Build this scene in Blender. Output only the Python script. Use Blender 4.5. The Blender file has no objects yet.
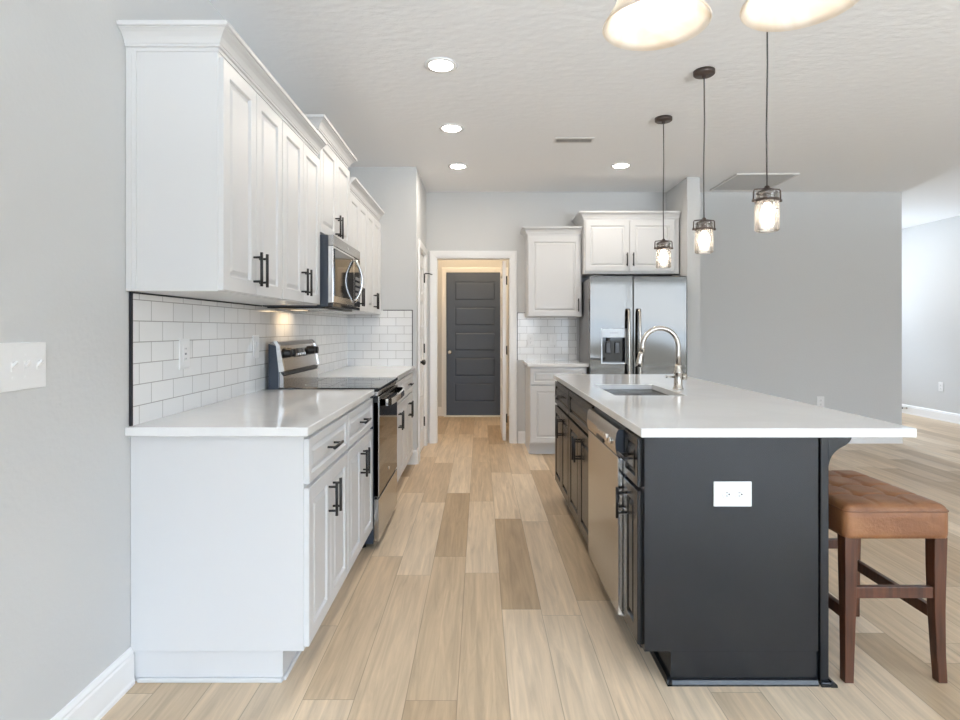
import bpy, bmesh, math, random
from mathutils import Vector, Matrix
random.seed(7)
scene = bpy.context.scene
COL = scene.collection
PI = math.pi

# ------------------------------------------------------------------ camera
CH = 1.257                     # eye height
FPX = 570.0                    # focal length in pixels of the 960 px frame
cam_d = bpy.data.cameras.new('camera')
cam = bpy.data.objects.new('camera', cam_d); COL.objects.link(cam)
cam.location = (0, 0, CH); cam.rotation_euler = (PI/2, 0, 0)
cam_d.sensor_fit = 'HORIZONTAL'; cam_d.sensor_width = 36.0
cam_d.lens = 36.0*FPX/960.0
cam_d.shift_x = 0.0; cam_d.shift_y = -31.0/960.0
cam_d.clip_start = 0.02; cam_d.clip_end = 200
scene.camera = cam

# ------------------------------------------------------------------ exposure
vs = scene.view_settings
vs.view_transform = 'Standard'; vs.look = 'None'; vs.gamma = 1.0; vs.use_curve_mapping = False
EXPOSURE = 1.32
vs.exposure = EXPOSURE
try:
    scene.cycles.diffuse_bounces = 7; scene.cycles.max_bounces = 14
    scene.cycles.transparent_max_bounces = 16
    scene.cycles.sample_clamp_indirect = 6.0
    scene.cycles.caustics_reflective = False; scene.cycles.caustics_refractive = False
except Exception:
    pass

# ------------------------------------------------------------------ world: bright broken cloud over low hills
SKY = 18.0                      # strength near the zenith; the horizon is dimmer, as under an overcast sky
w = bpy.data.worlds.new('world'); scene.world = w; w.use_nodes = True
nt = w.node_tree; nt.nodes.clear()
def N(t, **kw):
    n = nt.nodes.new(t)
    for k, v in kw.items(): setattr(n, k, v)
    return n
L = nt.links.new
tc = N('ShaderNodeTexCoord'); sx = N('ShaderNodeSeparateXYZ'); L(tc.outputs['Generated'], sx.inputs[0])
mp = N('ShaderNodeMapping'); mp.inputs['Scale'].default_value = (2.6, 2.6, 13.0); L(tc.outputs['Generated'], mp.inputs[0])
nz = N('ShaderNodeTexNoise'); nz.inputs['Scale'].default_value = 2.2; nz.inputs['Detail'].default_value = 5; L(mp.outputs[0], nz.inputs['Vector'])
cr = N('ShaderNodeValToRGB')
cr.color_ramp.elements[0].position = 0.40; cr.color_ramp.elements[0].color = (0.45, 0.66, 0.95, 1)
cr.color_ramp.elements[1].position = 0.60; cr.color_ramp.elements[1].color = (0.77, 0.87, 1.0, 1)
L(nz.outputs['Fac'], cr.inputs[0])
nh = N('ShaderNodeTexNoise'); nh.inputs['Scale'].default_value = 5.0; L(tc.outputs['Generated'], nh.inputs['Vector'])
m1 = N('ShaderNodeMath', operation='MULTIPLY_ADD'); m1.inputs[1].default_value = 0.08; m1.inputs[2].default_value = -0.065; L(nh.outputs['Fac'], m1.inputs[0])
m2 = N('ShaderNodeMath', operation='GREATER_THAN'); L(sx.outputs['Z'], m2.inputs[0]); L(m1.outputs[0], m2.inputs[1])
hz_ = N('ShaderNodeMapRange'); hz_.inputs['From Min'].default_value = 0.0; hz_.inputs['From Max'].default_value = 0.30; hz_.inputs['To Min'].default_value = 0.3; hz_.inputs['To Max'].default_value = 0.0; L(sx.outputs['Z'], hz_.inputs['Value'])
hm_ = N('ShaderNodeMix', data_type='RGBA', blend_type='MIX'); hm_.inputs['B'].default_value = (0.85, 0.88, 0.91, 1); L(hz_.outputs[0], hm_.inputs['Factor']); L(cr.outputs[0], hm_.inputs['A'])
mx = N('ShaderNodeMix', data_type='RGBA'); mx.inputs['A'].default_value = (0.22, 0.23, 0.20, 1)
L(m2.outputs[0], mx.inputs['Factor']); L(hm_.outputs['Result'], mx.inputs['B'])
# bright ground added below the hills to throw light up at the ceiling
pz = N('ShaderNodeMapRange'); pz.inputs['From Min'].default_value = -0.10; pz.inputs['From Max'].default_value = -0.22; L(sx.outputs['Z'], pz.inputs['Value'])
mg = N('ShaderNodeMix', data_type='RGBA'); mg.inputs['A'].default_value = (0.24, 0.245, 0.24, 1); mg.inputs['B'].default_value = (0.76, 0.87, 1.0, 1)
L(pz.outputs[0], mg.inputs['Factor']); L(mg.outputs['Result'], mx.inputs['A'])
gz = N('ShaderNodeMapRange'); gz.inputs['From Min'].default_value = 0.12; gz.inputs['From Max'].default_value = 0.50; gz.inputs['To Min'].default_value = 0.16; gz.inputs['To Max'].default_value = 1.0; L(sx.outputs['Z'], gz.inputs['Value'])
gl_ = N('ShaderNodeMath', operation='LESS_THAN'); gl_.inputs[1].default_value = -0.12; L(sx.outputs['Z'], gl_.inputs[0])
gm = N('ShaderNodeMath', operation='MAXIMUM'); L(gz.outputs[0], gm.inputs[0]); L(gl_.outputs[0], gm.inputs[1])
gs = N('ShaderNodeMath', operation='MULTIPLY'); gs.inputs[1].default_value = SKY; L(gm.outputs[0], gs.inputs[0])
bg = N('ShaderNodeBackground'); L(gs.outputs[0], bg.inputs['Strength']); L(mx.outputs['Result'], bg.inputs['Color'])
wo = N('ShaderNodeOutputWorld'); L(bg.outputs[0], wo.inputs[0])

# room dimensions used by lights, shell and furniture alike
XW = -1.238; XR = 6.35; YB = 6.27; YR = -5.0; ZC = 2.76; YEND = 10.0
YP = 5.30; XP = -0.590        # pantry block: front face and aisle face

def portal(name, loc, rot, sx_, sy_):
    d = bpy.data.lights.new(name, 'AREA'); d.shape = 'RECTANGLE'; d.size = sx_; d.size_y = sy_
    o = bpy.data.objects.new(name, d); COL.objects.link(o); o.location = loc; o.rotation_euler = rot
    d.cycles.is_portal = True
    return o
WINS_REAR = [(2.3, 6.1, 0.12, 2.60), (-0.95, 1.85, 0.85, 2.60)]           # x0 x1 z0 z1
ADDED_WINS_RIGHT = [(-3.2, -1.7, 0.4, 2.5)]   # y0 y1 z0 z1; unseen window added to light the left wall
for i, (a, b, c, d) in enumerate(WINS_REAR):
    portal('daylight_rear_%d' % i, ((a+b)/2, YR-0.13, (c+d)/2), (PI/2, 0, 0), b-a, d-c)
WINS_FAR = [(4.95, 5.75, 0.8, 2.4)]
for i, (a, b, c, d) in enumerate(WINS_FAR):
    portal('daylight_far_%d' % i, ((a+b)/2, YEND+0.13, (c+d)/2), (-PI/2, 0, 0), b-a, d-c)
for i, (a, b, c, d) in enumerate(ADDED_WINS_RIGHT):
    portal('daylight_right_%d' % i, (XR+0.13, (a+b)/2, (c+d)/2), (PI/2, 0, PI/2), b-a, d-c)

# ------------------------------------------------------------------ materials
def mat(name, col, rough=0.5, metal=0.0, spec=0.5, coat=0.0, emit=None, emit_s=0.0, bump=None, trans=0.0, coat_rough=0.1):
    m = bpy.data.materials.new(name); m.use_nodes = True
    b = m.node_tree.nodes['Principled BSDF']
    b.inputs['Base Color'].default_value = (*col, 1)
    b.inputs['Roughness'].default_value = rough; b.inputs['Metallic'].default_value = metal
    b.inputs['Specular IOR Level'].default_value = spec
    b.inputs['Coat Weight'].default_value = coat; b.inputs['Coat Roughness'].default_value = coat_rough
    b.inputs['Transmission Weight'].default_value = trans
    if emit:
        b.inputs['Emission Color'].default_value = (*emit, 1); b.inputs['Emission Strength'].default_value = emit_s
    if bump:
        sc, dist, stretch = bump
        n, l = m.node_tree.nodes, m.node_tree.links
        t = n.new('ShaderNodeTexCoord'); p = n.new('ShaderNodeMapping'); p.inputs['Scale'].default_value = stretch
        z = n.new('ShaderNodeTexNoise'); z.inputs['Scale'].default_value = sc; z.inputs['Detail'].default_value = 4
        bu = n.new('ShaderNodeBump'); bu.inputs['Distance'].default_value = dist
        l.new(t.outputs['Object'], p.inputs[0]); l.new(p.outputs[0], z.inputs['Vector'])
        l.new(z.outputs['Fac'], bu.inputs['Height']); l.new(bu.outputs[0], b.inputs['Normal'])
    return m
def nodes(m):
    return m.node_tree.nodes, m.node_tree.links.new, m.node_tree.nodes['Principled BSDF']

M = {}
M['wall'] = mat('wall_paint', (0.60, 0.605, 0.605), 0.6, spec=0.3, bump=(60, 0.001, (1, 1, 1)))
M['hallwall'] = M['wall']
M['ceil'] = mat('ceiling_paint', (0.86, 0.87, 0.885), 0.8, spec=0.2, bump=(16, 0.0035, (0.8, 1.5, 1)))
M['white'] = mat('white_cabinet_paint', (0.655, 0.655, 0.66), 0.38, spec=0.4)
M['trim'] = mat('white_trim_paint', (0.84, 0.84, 0.84), 0.4, spec=0.4)
M['plastic'] = mat('white_plastic', (0.80, 0.80, 0.80), 0.35)
M['slot'] = mat('outlet_slot', (0.03, 0.03, 0.03), 0.6)
M['quartz'] = mat('white_quartz', (0.80, 0.79, 0.775), 0.05, spec=0.5)
M['char'] = mat('charcoal_paint', (0.009, 0.010, 0.012), 0.27, spec=0.45)
M['door'] = mat('slate_door_paint', (0.075, 0.098, 0.145), 0.42)
M['black'] = mat('matte_black_metal', (0.012, 0.012, 0.013), 0.4, spec=0.5)
M['blackedge'] = mat('black_edge_trim', (0.012, 0.013, 0.02), 0.35)
M['rubber'] = mat('black_rubber', (0.02, 0.02, 0.02), 0.7)
M['steel'] = mat('stainless_steel', (0.44, 0.43, 0.42), 0.20, metal=1.0)
M['steelfr'] = mat('fridge_stainless', (0.126, 0.120, 0.112), 0.07, metal=1.0)
M['steelside'] = mat('grey_appliance_side', (0.22, 0.225, 0.235), 0.45)
M['brush'] = mat('brushed_nickel', (0.56, 0.52, 0.47), 0.25, metal=1.0)
M['chrome'] = mat('bright_steel', (0.75, 0.75, 0.75), 0.12, metal=1.0)
M['glassblk'] = mat('black_glass', (0.008, 0.009, 0.012), 0.04, spec=0.6)
M['navy'] = mat('dark_appliance_side', (0.035, 0.045, 0.065), 0.35)
M['disp'] = mat('dispenser_panel', (0.38, 0.38, 0.38), 0.3, metal=0.6)
M['paddle'] = mat('dispenser_paddle', (0.07, 0.07, 0.075), 0.25)
M['bronze'] = mat('oil_rubbed_bronze', (0.10, 0.075, 0.065), 0.4, metal=0.6)
M['cord'] = mat('grey_cord', (0.06, 0.055, 0.055), 0.6)
M['sink'] = mat('sink_steel', (0.045, 0.048, 0.055), 0.35, metal=0.4)
M['ventw'] = mat('vent_white', (0.70, 0.69, 0.68), 0.5)
M['ventg'] = mat('vent_grey', (0.45, 0.45, 0.45), 0.6)
M['ventd'] = mat('vent_dark', (0.08, 0.08, 0.08), 0.8)
M['lamp'] = mat('lamp_diffuser', (0.9, 0.9, 0.9), 0.5, emit=(1.0, 0.93, 0.82), emit_s=14)
M['bulbc'] = mat('lit_chandelier_bulb', (1, 1, 1), 0.5, emit=(1.0, 0.93, 0.82), emit_s=3.0)
M['bulb'] = mat('lit_bulb', (1, 1, 1), 0.5, emit=(1.0, 0.90, 0.76), emit_s=9)
M['mwlight'] = mat('lit_hood_lens', (1, 1, 1), 0.5, emit=(1.0, 0.75, 0.45), emit_s=0.35)
M['leather'] = mat('tan_leather', (0.42, 0.185, 0.075), 0.42, bump=(90, 0.0015, (1, 1, 1)))
M['piping'] = mat('tan_leather_piping', (0.20, 0.080, 0.032), 0.45)
M['legwood'] = mat('dark_cherry_wood', (0.13, 0.042, 0.022), 0.35)

def leather_var():
    n, l, b = nodes(M['leather'])
    t = n.new('ShaderNodeTexCoord'); z = n.new('ShaderNodeTexNoise'); z.inputs['Scale'].default_value = 9; z.inputs['Detail'].default_value = 5
    r = n.new('ShaderNodeValToRGB'); r.color_ramp.elements[0].color = (0.20, 0.080, 0.032, 1); r.color_ramp.elements[1].color = (0.33, 0.150, 0.065, 1)
    r.color_ramp.elements[0].position = .35; r.color_ramp.elements[1].position = .68
    l(t.outputs['Object'], z.inputs['Vector']); l(z.outputs['Fac'], r.inputs[0]); l(r.outputs[0], b.inputs['Base Color'])
leather_var()
def wood_var():
    n, l, b = nodes(M['legwood'])
    t = n.new('ShaderNodeTexCoord'); p = n.new('ShaderNodeMapping'); p.inputs['Scale'].default_value = (30, 30, 2.5)
    z = n.new('ShaderNodeTexNoise'); z.inputs['Scale'].default_value = 2; z.inputs['Detail'].default_value = 5
    r = n.new('ShaderNodeValToRGB'); r.color_ramp.elements[0].color = (0.045, 0.016, 0.008, 1); r.color_ramp.elements[1].color = (0.115, 0.040, 0.018, 1)
    r.color_ramp.elements[0].position = .3; r.color_ramp.elements[1].position = .7
    l(t.outputs['Object'], p.inputs[0]); l(p.outputs[0], z.inputs['Vector']); l(z.outputs['Fac'], r.inputs[0]); l(r.outputs[0], b.inputs['Base Color'])
wood_var()
def quartz_var():
    n, l, b = nodes(M['quartz'])
    t = n.new('ShaderNodeTexCoord'); z = n.new('ShaderNodeTexNoise'); z.inputs['Scale'].default_value = 2.5; z.inputs['Detail'].default_value = 8; z.inputs['Distortion'].default_value = 1.2
    r = n.new('ShaderNodeValToRGB'); r.color_ramp.elements[0].color = (0.76, 0.755, 0.75, 1); r.color_ramp.elements[1].color = (0.785, 0.78, 0.775, 1)
    r.color_ramp.elements[0].position = .4; r.color_ramp.elements[1].position = .55
    l(t.outputs['Object'], z.inputs['Vector']); l(z.outputs['Fac'], r.inputs[0]); l(r.outputs[0], b.inputs['Base Color'])
quartz_var()
def steel_brush(m, stretch, lo, hi, bd=0.0004):
    n, l, b = nodes(m)
    t = n.new('ShaderNodeTexCoord'); p = n.new('ShaderNodeMapping'); p.inputs['Scale'].default_value = stretch
    z = n.new('ShaderNodeTexNoise'); z.inputs['Scale'].default_value = 4; z.inputs['Detail'].default_value = 3
    r = n.new('ShaderNodeMapRange'); r.inputs['To Min'].default_value = lo; r.inputs['To Max'].default_value = hi
    l(t.outputs['Object'], p.inputs[0]); l(p.outputs[0], z.inputs['Vector']); l(z.outputs['Fac'], r.inputs['Value']); l(r.outputs[0], b.inputs['Roughness'])
steel_brush(M['steel'], (40, 40, 1), 0.13, 0.24)

def tile_mat(name, horiz, off):
    m = mat(name, (0.8, 0.8, 0.8), 0.08, spec=0.5)
    n, l, b = nodes(m)
    t = n.new('ShaderNodeTexCoord'); s = n.new('ShaderNodeSeparateXYZ'); c = n.new('ShaderNodeCombineXYZ'); a = n.new('ShaderNodeVectorMath'); a.operation = 'ADD'
    a.inputs[1].default_value = off
    l(t.outputs['Object'], s.inputs[0]); l(s.outputs[horiz], c.inputs['X']); l(s.outputs['Z'], c.inputs['Y']); l(c.outputs[0], a.inputs[0])
    k = n.new('ShaderNodeTexBrick'); k.offset = 0.5; k.offset_frequency = 2
    k.inputs['Scale'].default_value = 1; k.inputs['Brick Width'].default_value = 0.1524; k.inputs['Row Height'].default_value = 0.0762
    k.inputs['Mortar Size'].default_value = 0.0016; k.inputs['Mortar Smooth'].default_value = 0.1
    k.inputs['Color1'].default_value = (0.78, 0.785, 0.785, 1); k.inputs['Color2'].default_value = (0.83, 0.83, 0.825, 1); k.inputs['Mortar'].default_value = (0.40, 0.39, 0.38, 1)
    l(a.outputs[0], k.inputs['Vector']); l(k.outputs['Color'], b.inputs['Base Color'])
    inv = n.new('ShaderNodeMath'); inv.operation = 'SUBTRACT'; inv.inputs[0].default_value = 1; l(k.outputs['Fac'], inv.inputs[1])
    z = n.new('ShaderNodeTexNoise'); z.inputs['Scale'].default_value = 14; l(t.outputs['Object'], z.inputs['Vector'])
    ad = n.new('ShaderNodeMath'); ad.operation = 'MULTIPLY_ADD'; ad.inputs[1].default_value = 0.35; l(z.outputs['Fac'], ad.inputs[0]); l(inv.outputs[0], ad.inputs[2])
    bu = n.new('ShaderNodeBump'); bu.inputs['Distance'].default_value = 0.0012; bu.inputs['Strength'].default_value = 0.6
    l(ad.outputs[0], bu.inputs['Height']); l(bu.outputs[0], b.inputs['Normal'])
    return m
M['tileY'] = tile_mat('subway_tile_left', 'Y', (0.0, 10*0.0762-0.905, 0))
M['tileX'] = tile_mat('subway_tile_end', 'X', (2.0, 10*0.0762-0.905, 0))

def floor_mat():
    m = mat('oak_planks', (0.5, 0.38, 0.26), 0.42, spec=0.4)
    n, l, b = nodes(m)
    def math_(op, a, bb=None, c=None):
        q = n.new('ShaderNodeMath'); q.operation = op
        for i, v in enumerate((a, bb, c)):
            if v is None: continue
            if isinstance(v, (int, float)): q.inputs[i].default_value = v
            else: l(v, q.inputs[i])
        return q.outputs[0]
    W_, LEN = 0.175, 1.22
    t = n.new('ShaderNodeTexCoord'); s = n.new('ShaderNodeSeparateXYZ'); l(t.outputs['Object'], s.inputs[0])
    xs = math_('DIVIDE', math_('ADD', s.outputs['X'], 0.077 + 20*W_), W_)
    row = math_('FLOOR', xs); fx = math_('FRACT', xs)
    wn = n.new('ShaderNodeTexWhiteNoise'); wn.noise_dimensions = '1D'; l(row, wn.inputs['W'])
    ys = math_('ADD', math_('DIVIDE', math_('ADD', s.outputs['Y'], 30.0), LEN), wn.outputs['Value'])
    colm = math_('FLOOR', ys); fy = math_('FRACT', ys)
    cv = n.new('ShaderNodeCombineXYZ'); l(row, cv.inputs[0]); l(colm, cv.inputs[1])
    wn2 = n.new('ShaderNodeTexWhiteNoise'); wn2.noise_dimensions = '3D'; l(cv.outputs[0], wn2.inputs['Vector'])
    ramp = n.new('ShaderNodeValToRGB'); e = ramp.color_ramp.elements
    e[0].position = 0.0; e[0].color = (0.46, 0.33, 0.205, 1)
    e[1].position = 1.0; e[1].color = (0.75, 0.615, 0.46, 1)
    q = e.new(0.25); q.color = (0.58, 0.44, 0.295, 1)
    q = e.new(0.6); q.color = (0.675, 0.535, 0.385, 1)
    l(wn2.outputs['Value'], ramp.inputs[0])
    # grain: noise stretched along the plank, shifted for each plank
    sc = n.new('ShaderNodeVectorMath'); sc.operation = 'MULTIPLY_ADD'; l(wn2.outputs['Color'], sc.inputs[0]); sc.inputs[1].default_value = (9, 9, 9); l(t.outputs['Object'], sc.inputs[2])
    mp = n.new('ShaderNodeMapping'); mp.inputs['Scale'].default_value = (22, 1.3, 1); l(sc.outputs[0], mp.inputs[0])
    g = n.new('ShaderNodeTexNoise'); g.inputs['Scale'].default_value = 1.6; g.inputs['Detail'].default_value = 7; g.inputs['Roughness'].default_value = 0.6; g.inputs['Distortion'].default_value = 0.8; l(mp.outputs[0], g.inputs['Vector'])
    gr = n.new('ShaderNodeMapRange'); gr.inputs['From Min'].default_value = 0.3; gr.inputs['From Max'].default_value = 0.7; gr.inputs['To Min'].default_value = 0.78; gr.inputs['To Max'].default_value = 1.13; l(g.outputs['Fac'], gr.inputs['Value'])
    mp2 = n.new('ShaderNodeMapping'); mp2.inputs['Scale'].default_value = (5, 0.8, 1); l(sc.outputs[0], mp2.inputs[0])
    g2 = n.new('ShaderNodeTexNoise'); g2.inputs['Scale'].default_value = 1.5; g2.inputs['Detail'].default_value = 3; l(mp2.outputs[0], g2.inputs['Vector'])
    gr2 = n.new('ShaderNodeMapRange'); gr2.inputs['From Min'].default_value = 0.3; gr2.inputs['From Max'].default_value = 0.7; gr2.inputs['To Min'].default_value = 0.93; gr2.inputs['To Max'].default_value = 1.06; l(g2.outputs['Fac'], gr2.inputs['Value'])
    gg = math_('MULTIPLY', gr.outputs[0], gr2.outputs[0])
    # seams
    dx = math_('MULTIPLY', math_('MINIMUM', fx, math_('SUBTRACT', 1.0, fx)), W_)
    dy = math_('MULTIPLY', math_('MINIMUM', fy, math_('SUBTRACT', 1.0, fy)), LEN)
    d = math_('MINIMUM', dx, dy)
    sm = n.new('ShaderNodeMapRange'); sm.inputs['From Min'].default_value = 0.0006; sm.inputs['From Max'].default_value = 0.0022; sm.inputs['To Min'].default_value = 0.62; sm.inputs['To Max'].default_value = 1.0; l(d, sm.inputs['Value'])
    k = math_('MULTIPLY', gg, sm.outputs[0])
    vm = n.new('ShaderNodeVectorMath'); vm.operation = 'SCALE'; l(ramp.outputs[0], vm.inputs[0]); l(k, vm.inputs['Scale'])
    l(vm.outputs[0], b.inputs['Base Color'])
    bu = n.new('ShaderNodeBump'); bu.inputs['Distance'].default_value = 0.0015; bu.inputs['Strength'].default_value = 0.4; l(k, bu.inputs['Height']); l(bu.outputs[0], b.inputs['Normal'])
    return m
M['floor'] = floor_mat()

def thin_glass(name, tint, gloss, haze, haze_col=(1, .95, .9)):
    m = bpy.data.materials.new(name); m.use_nodes = True
    n, l = m.node_tree.nodes, m.node_tree.links.new; n.clear()
    o = n.new('ShaderNodeOutputMaterial'); tr = n.new('ShaderNodeBsdfTransparent'); tr.inputs[0].default_value = (*tint, 1)
    gl = n.new('ShaderNodeBsdfGlossy'); gl.inputs['Roughness'].default_value = 0.03
    fr = n.new('ShaderNodeFresnel'); fr.inputs[0].default_value = 1.5
    mu = n.new('ShaderNodeMath'); mu.operation = 'MULTIPLY'; mu.inputs[1].default_value = gloss; l(fr.outputs[0], mu.inputs[0])
    m1 = n.new('ShaderNodeMixShader'); l(mu.outputs[0], m1.inputs[0]); l(tr.outputs[0], m1.inputs[1]); l(gl.outputs[0], m1.inputs[2])
    last = m1
    if haze > 0:
        tl = n.new('ShaderNodeBsdfTranslucent'); tl.inputs[0].default_value = (*haze_col, 1)
        df = n.new('ShaderNodeBsdfDiffuse'); df.inputs[0].default_value = (*haze_col, 1)
        a = n.new('ShaderNodeMixShader'); a.inputs[0].default_value = .5; l(tl.outputs[0], a.inputs[1]); l(df.outputs[0], a.inputs[2])
        m2 = n.new('ShaderNodeMixShader'); m2.inputs[0].default_value = haze; l(m1.outputs[0], m2.inputs[1]); l(a.outputs[0], m2.inputs[2]); last = m2
    l(last.outputs[0], o.inputs[0])
    return m
M['pane'] = thin_glass('window_glass', (0.97, 0.98, 0.98), 0.8, 0)
M['jar'] = thin_glass('jar_glass', (0.96, 0.95, 0.94), 1.0, 0.075)
def shade_glass():
    m = bpy.data.materials.new('alabaster_glass'); m.use_nodes = True
    n, l = m.node_tree.nodes, m.node_tree.links.new; n.clear()
    o = n.new('ShaderNodeOutputMaterial'); tl = n.new('ShaderNodeBsdfTranslucent'); df = n.new('ShaderNodeBsdfDiffuse')
    t = n.new('ShaderNodeTexCoord'); z = n.new('ShaderNodeTexNoise'); z.inputs['Scale'].default_value = 10; z.inputs['Detail'].default_value = 4; z.inputs['Distortion'].default_value = 1.5
    r = n.new('ShaderNodeValToRGB'); r.color_ramp.elements[0].color = (.86, .78, .68, 1); r.color_ramp.elements[1].color = (.95, .92, .88, 1)
    r.color_ramp.elements[0].position = .3; r.color_ramp.elements[1].position = .6
    l(t.outputs['Object'], z.inputs['Vector']); l(z.outputs['Fac'], r.inputs[0]); l(r.outputs[0], tl.inputs[0]); l(r.outputs[0], df.inputs[0])
    a = n.new('ShaderNodeMixShader'); a.inputs[0].default_value = .5; l(tl.outputs[0], a.inputs[1]); l(df.outputs[0], a.inputs[2]); l(a.outputs[0], o.inputs[0])
    return m
M['shade'] = shade_glass()

# ------------------------------------------------------------------ mesh helpers
class MB:
    def __init__(s): s.bm = bmesh.new()
    def box(s, x0, x1, y0, y1, z0, z1, bev=0.0, seg=2):
        b = s.bm
        if x0 > x1: x0, x1 = x1, x0
        if y0 > y1: y0, y1 = y1, y0
        if z0 > z1: z0, z1 = z1, z0
        v = [b.verts.new(p) for p in ((x0,y0,z0),(x1,y0,z0),(x1,y1,z0),(x0,y1,z0),(x0,y0,z1),(x1,y0,z1),(x1,y1,z1),(x0,y1,z1))]
        fs = [b.faces.new([v[i] for i in f]) for f in ((3,2,1,0),(4,5,6,7),(0,1,5,4),(1,2,6,5),(2,3,7,6),(3,0,4,7))]
        if bev > 0:
            es = list({e for f in fs for e in f.edges})
            bmesh.ops.bevel(b, geom=es, offset=bev, segments=seg, profile=0.5, affect='EDGES')
        return s
    def quad(s, *ps):
        s.bm.faces.new([s.bm.verts.new(p) for p in ps]); return s
    def prism(s, pts, axis, a, b_, smooth=False):
        """pts: 2-D outline; extruded along axis (0 x: pts=(y,z); 1 y: pts=(x,z); 2 z: pts=(x,y)) from a to b_"""
        def P(p, t):
            return {0: (t, p[0], p[1]), 1: (p[0], t, p[1]), 2: (p[0], p[1], t)}[axis]
        va = [s.bm.verts.new(P(p, a)) for p in pts]; vb = [s.bm.verts.new(P(p, b_)) for p in pts]
        n = len(pts)
        s.bm.faces.new(va); s.bm.faces.new(vb[::-1])
        for i in range(n):
            f = s.bm.faces.new((va[i], vb[i], vb[(i+1) % n], va[(i+1) % n])); f.smooth = smooth
        return s
    def rings(s, rings, cap0=True, cap1=True, closed=False, smooth=True):
        R = [[s.bm.verts.new(p) for p in r] for r in rings]
        n = len(R[0]); m = len(R)
        for i in range(m if closed else m-1):
            A, B = R[i], R[(i+1) % m]
            for j in range(n):
                f = s.bm.faces.new((A[j], A[(j+1) % n], B[(j+1) % n], B[j])); f.smooth = smooth
        if not closed:
            if cap0: s.bm.faces.new(R[0][::-1])
            if cap1: s.bm.faces.new(R[-1])
        return s
    def tube(s, path, r, seg=12, closed=False):
        P = [Vector(p) for p in path]; n = len(P)
        rr = r if isinstance(r, (list, tuple)) else [r]*n
        T = []
        for i in range(n):
            if closed: t = P[(i+1) % n]-P[i-1]
            else: t = P[min(i+1, n-1)]-P[max(i-1, 0)]
            T.append(t.normalized())
        up = Vector((0, 0, 1)) if abs(T[0].z) < 0.9 else Vector((1, 0, 0))
        u = T[0].cross(up).normalized(); rings = []
        for i in range(n):
            u = (u - T[i]*u.dot(T[i])).normalized(); v = T[i].cross(u)
            rings.append([P[i] + (u*math.cos(a)+v*math.sin(a))*rr[i] for a in [2*PI*k/seg for k in range(seg)]])
        return s.rings(rings, closed=closed)
    def lathe(s, prof, c=(0, 0, 0), seg=32, cap0=True, cap1=True, axis='z'):
        """prof: list of (r, h)"""
        rings = []
        for r, h in prof:
            ring = []
            for k in range(seg):
                a = 2*PI*k/seg; x, y = r*math.cos(a), r*math.sin(a)
                p = {'z': (x, y, h), 'y': (x, h, -y), 'x': (h, x, y)}[axis]
                ring.append((c[0]+p[0], c[1]+p[1], c[2]+p[2]))
            rings.append(ring)
        return s.rings(rings, cap0, cap1)
    def build(s, name, m, parent=None, smooth_angle=None):
        bmesh.ops.recalc_face_normals(s.bm, faces=s.bm.faces)
        me = bpy.data.meshes.new(name); s.bm.to_mesh(me); s.bm.free()
        me.materials.append(m)
        o = bpy.data.objects.new(name, me); COL.objects.link(o)
        if parent is not None: o.parent = parent
        return o

def tag(o, label=None, cat=None, group=None, kind=None):
    if label: o['label'] = label
    if cat: o['category'] = cat
    if group: o['group'] = group
    if kind: o['kind'] = kind
    return o
def thing(name, label, cat, loc=(0, 0, 0), rz=0.0, group=None, kind=None):
    o = bpy.data.objects.new(name, None); COL.objects.link(o)
    o.empty_display_size = 0.1
    o.location = loc; o.rotation_euler = (0, 0, rz)
    return tag(o, label, cat, group, kind)
def copy_tree(o, parent=None):
    c = o.copy(); COL.objects.link(c); c.parent = parent
    for ch in list(o.children): copy_tree(ch, c)
    return c
def struct(name, mb, m, parent=None, label=None):
    o = mb.build(name, m, parent)
    if parent is None: o['kind'] = 'structure'
    if label: o['label'] = label
    return o
R90 = PI/2

# ------------------------------------------------------------------ room shell
T = 0.12
mb = MB(); mb.box(XW-T, XR+T, YR-T, YEND+T, -0.10, 0.0); struct('floor', mb, M['floor'], label='light oak wide plank floor')
mb = MB(); mb.box(XW-T, XR+T, YR-T, YEND+T, ZC, ZC+0.1); struct('ceiling', mb, M['ceil'], label='off white textured ceiling')
mb = MB(); mb.box(XW-T, XW, YR-T, YEND+T, 0, ZC); struct('wall_left', mb, M['wall'], label='pale grey wall behind the long cabinet run')

DX0, DX1, DZ = -0.488, 0.340, 2.05
mb = MB()
mb.box(XP, DX0, YB, YB+T, 0, ZC); mb.box(DX1, 4.64, YB, YB+T, 0, ZC); mb.box(DX0, DX1, YB, YB+T, DZ, ZC)
struct('wall_back', mb, M['wall'], label='pale grey back wall with the cased doorway')
mb = MB(); mb.box(4.52, 4.64, YB+T, YEND, 0, ZC); struct('wall_hallway', mb, M['wall'])
# pantry block: front face with the tile on it, aisle face with a door opening
PD0, PD1 = 5.505, 6.125
mb = MB()
mb.box(XW, XP, YP, YP+T, 0, ZC)
mb.box(XP-T, XP, YP+T, PD0, 0, ZC); mb.box(XP-T, XP, PD1, YB+T, 0, ZC); mb.box(XP-T, XP, PD0, PD1, DZ, ZC)
struct('wall_pantry', mb, M['wall'], label='short pale grey wall closing the end of the cabinet run')
mb = MB(); mb.box(2.05, 2.178, 5.64, YB, 0, ZC); struct('wall_wing', mb, M['wall'], label='narrow wing wall right of the refrigerator')

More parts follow.
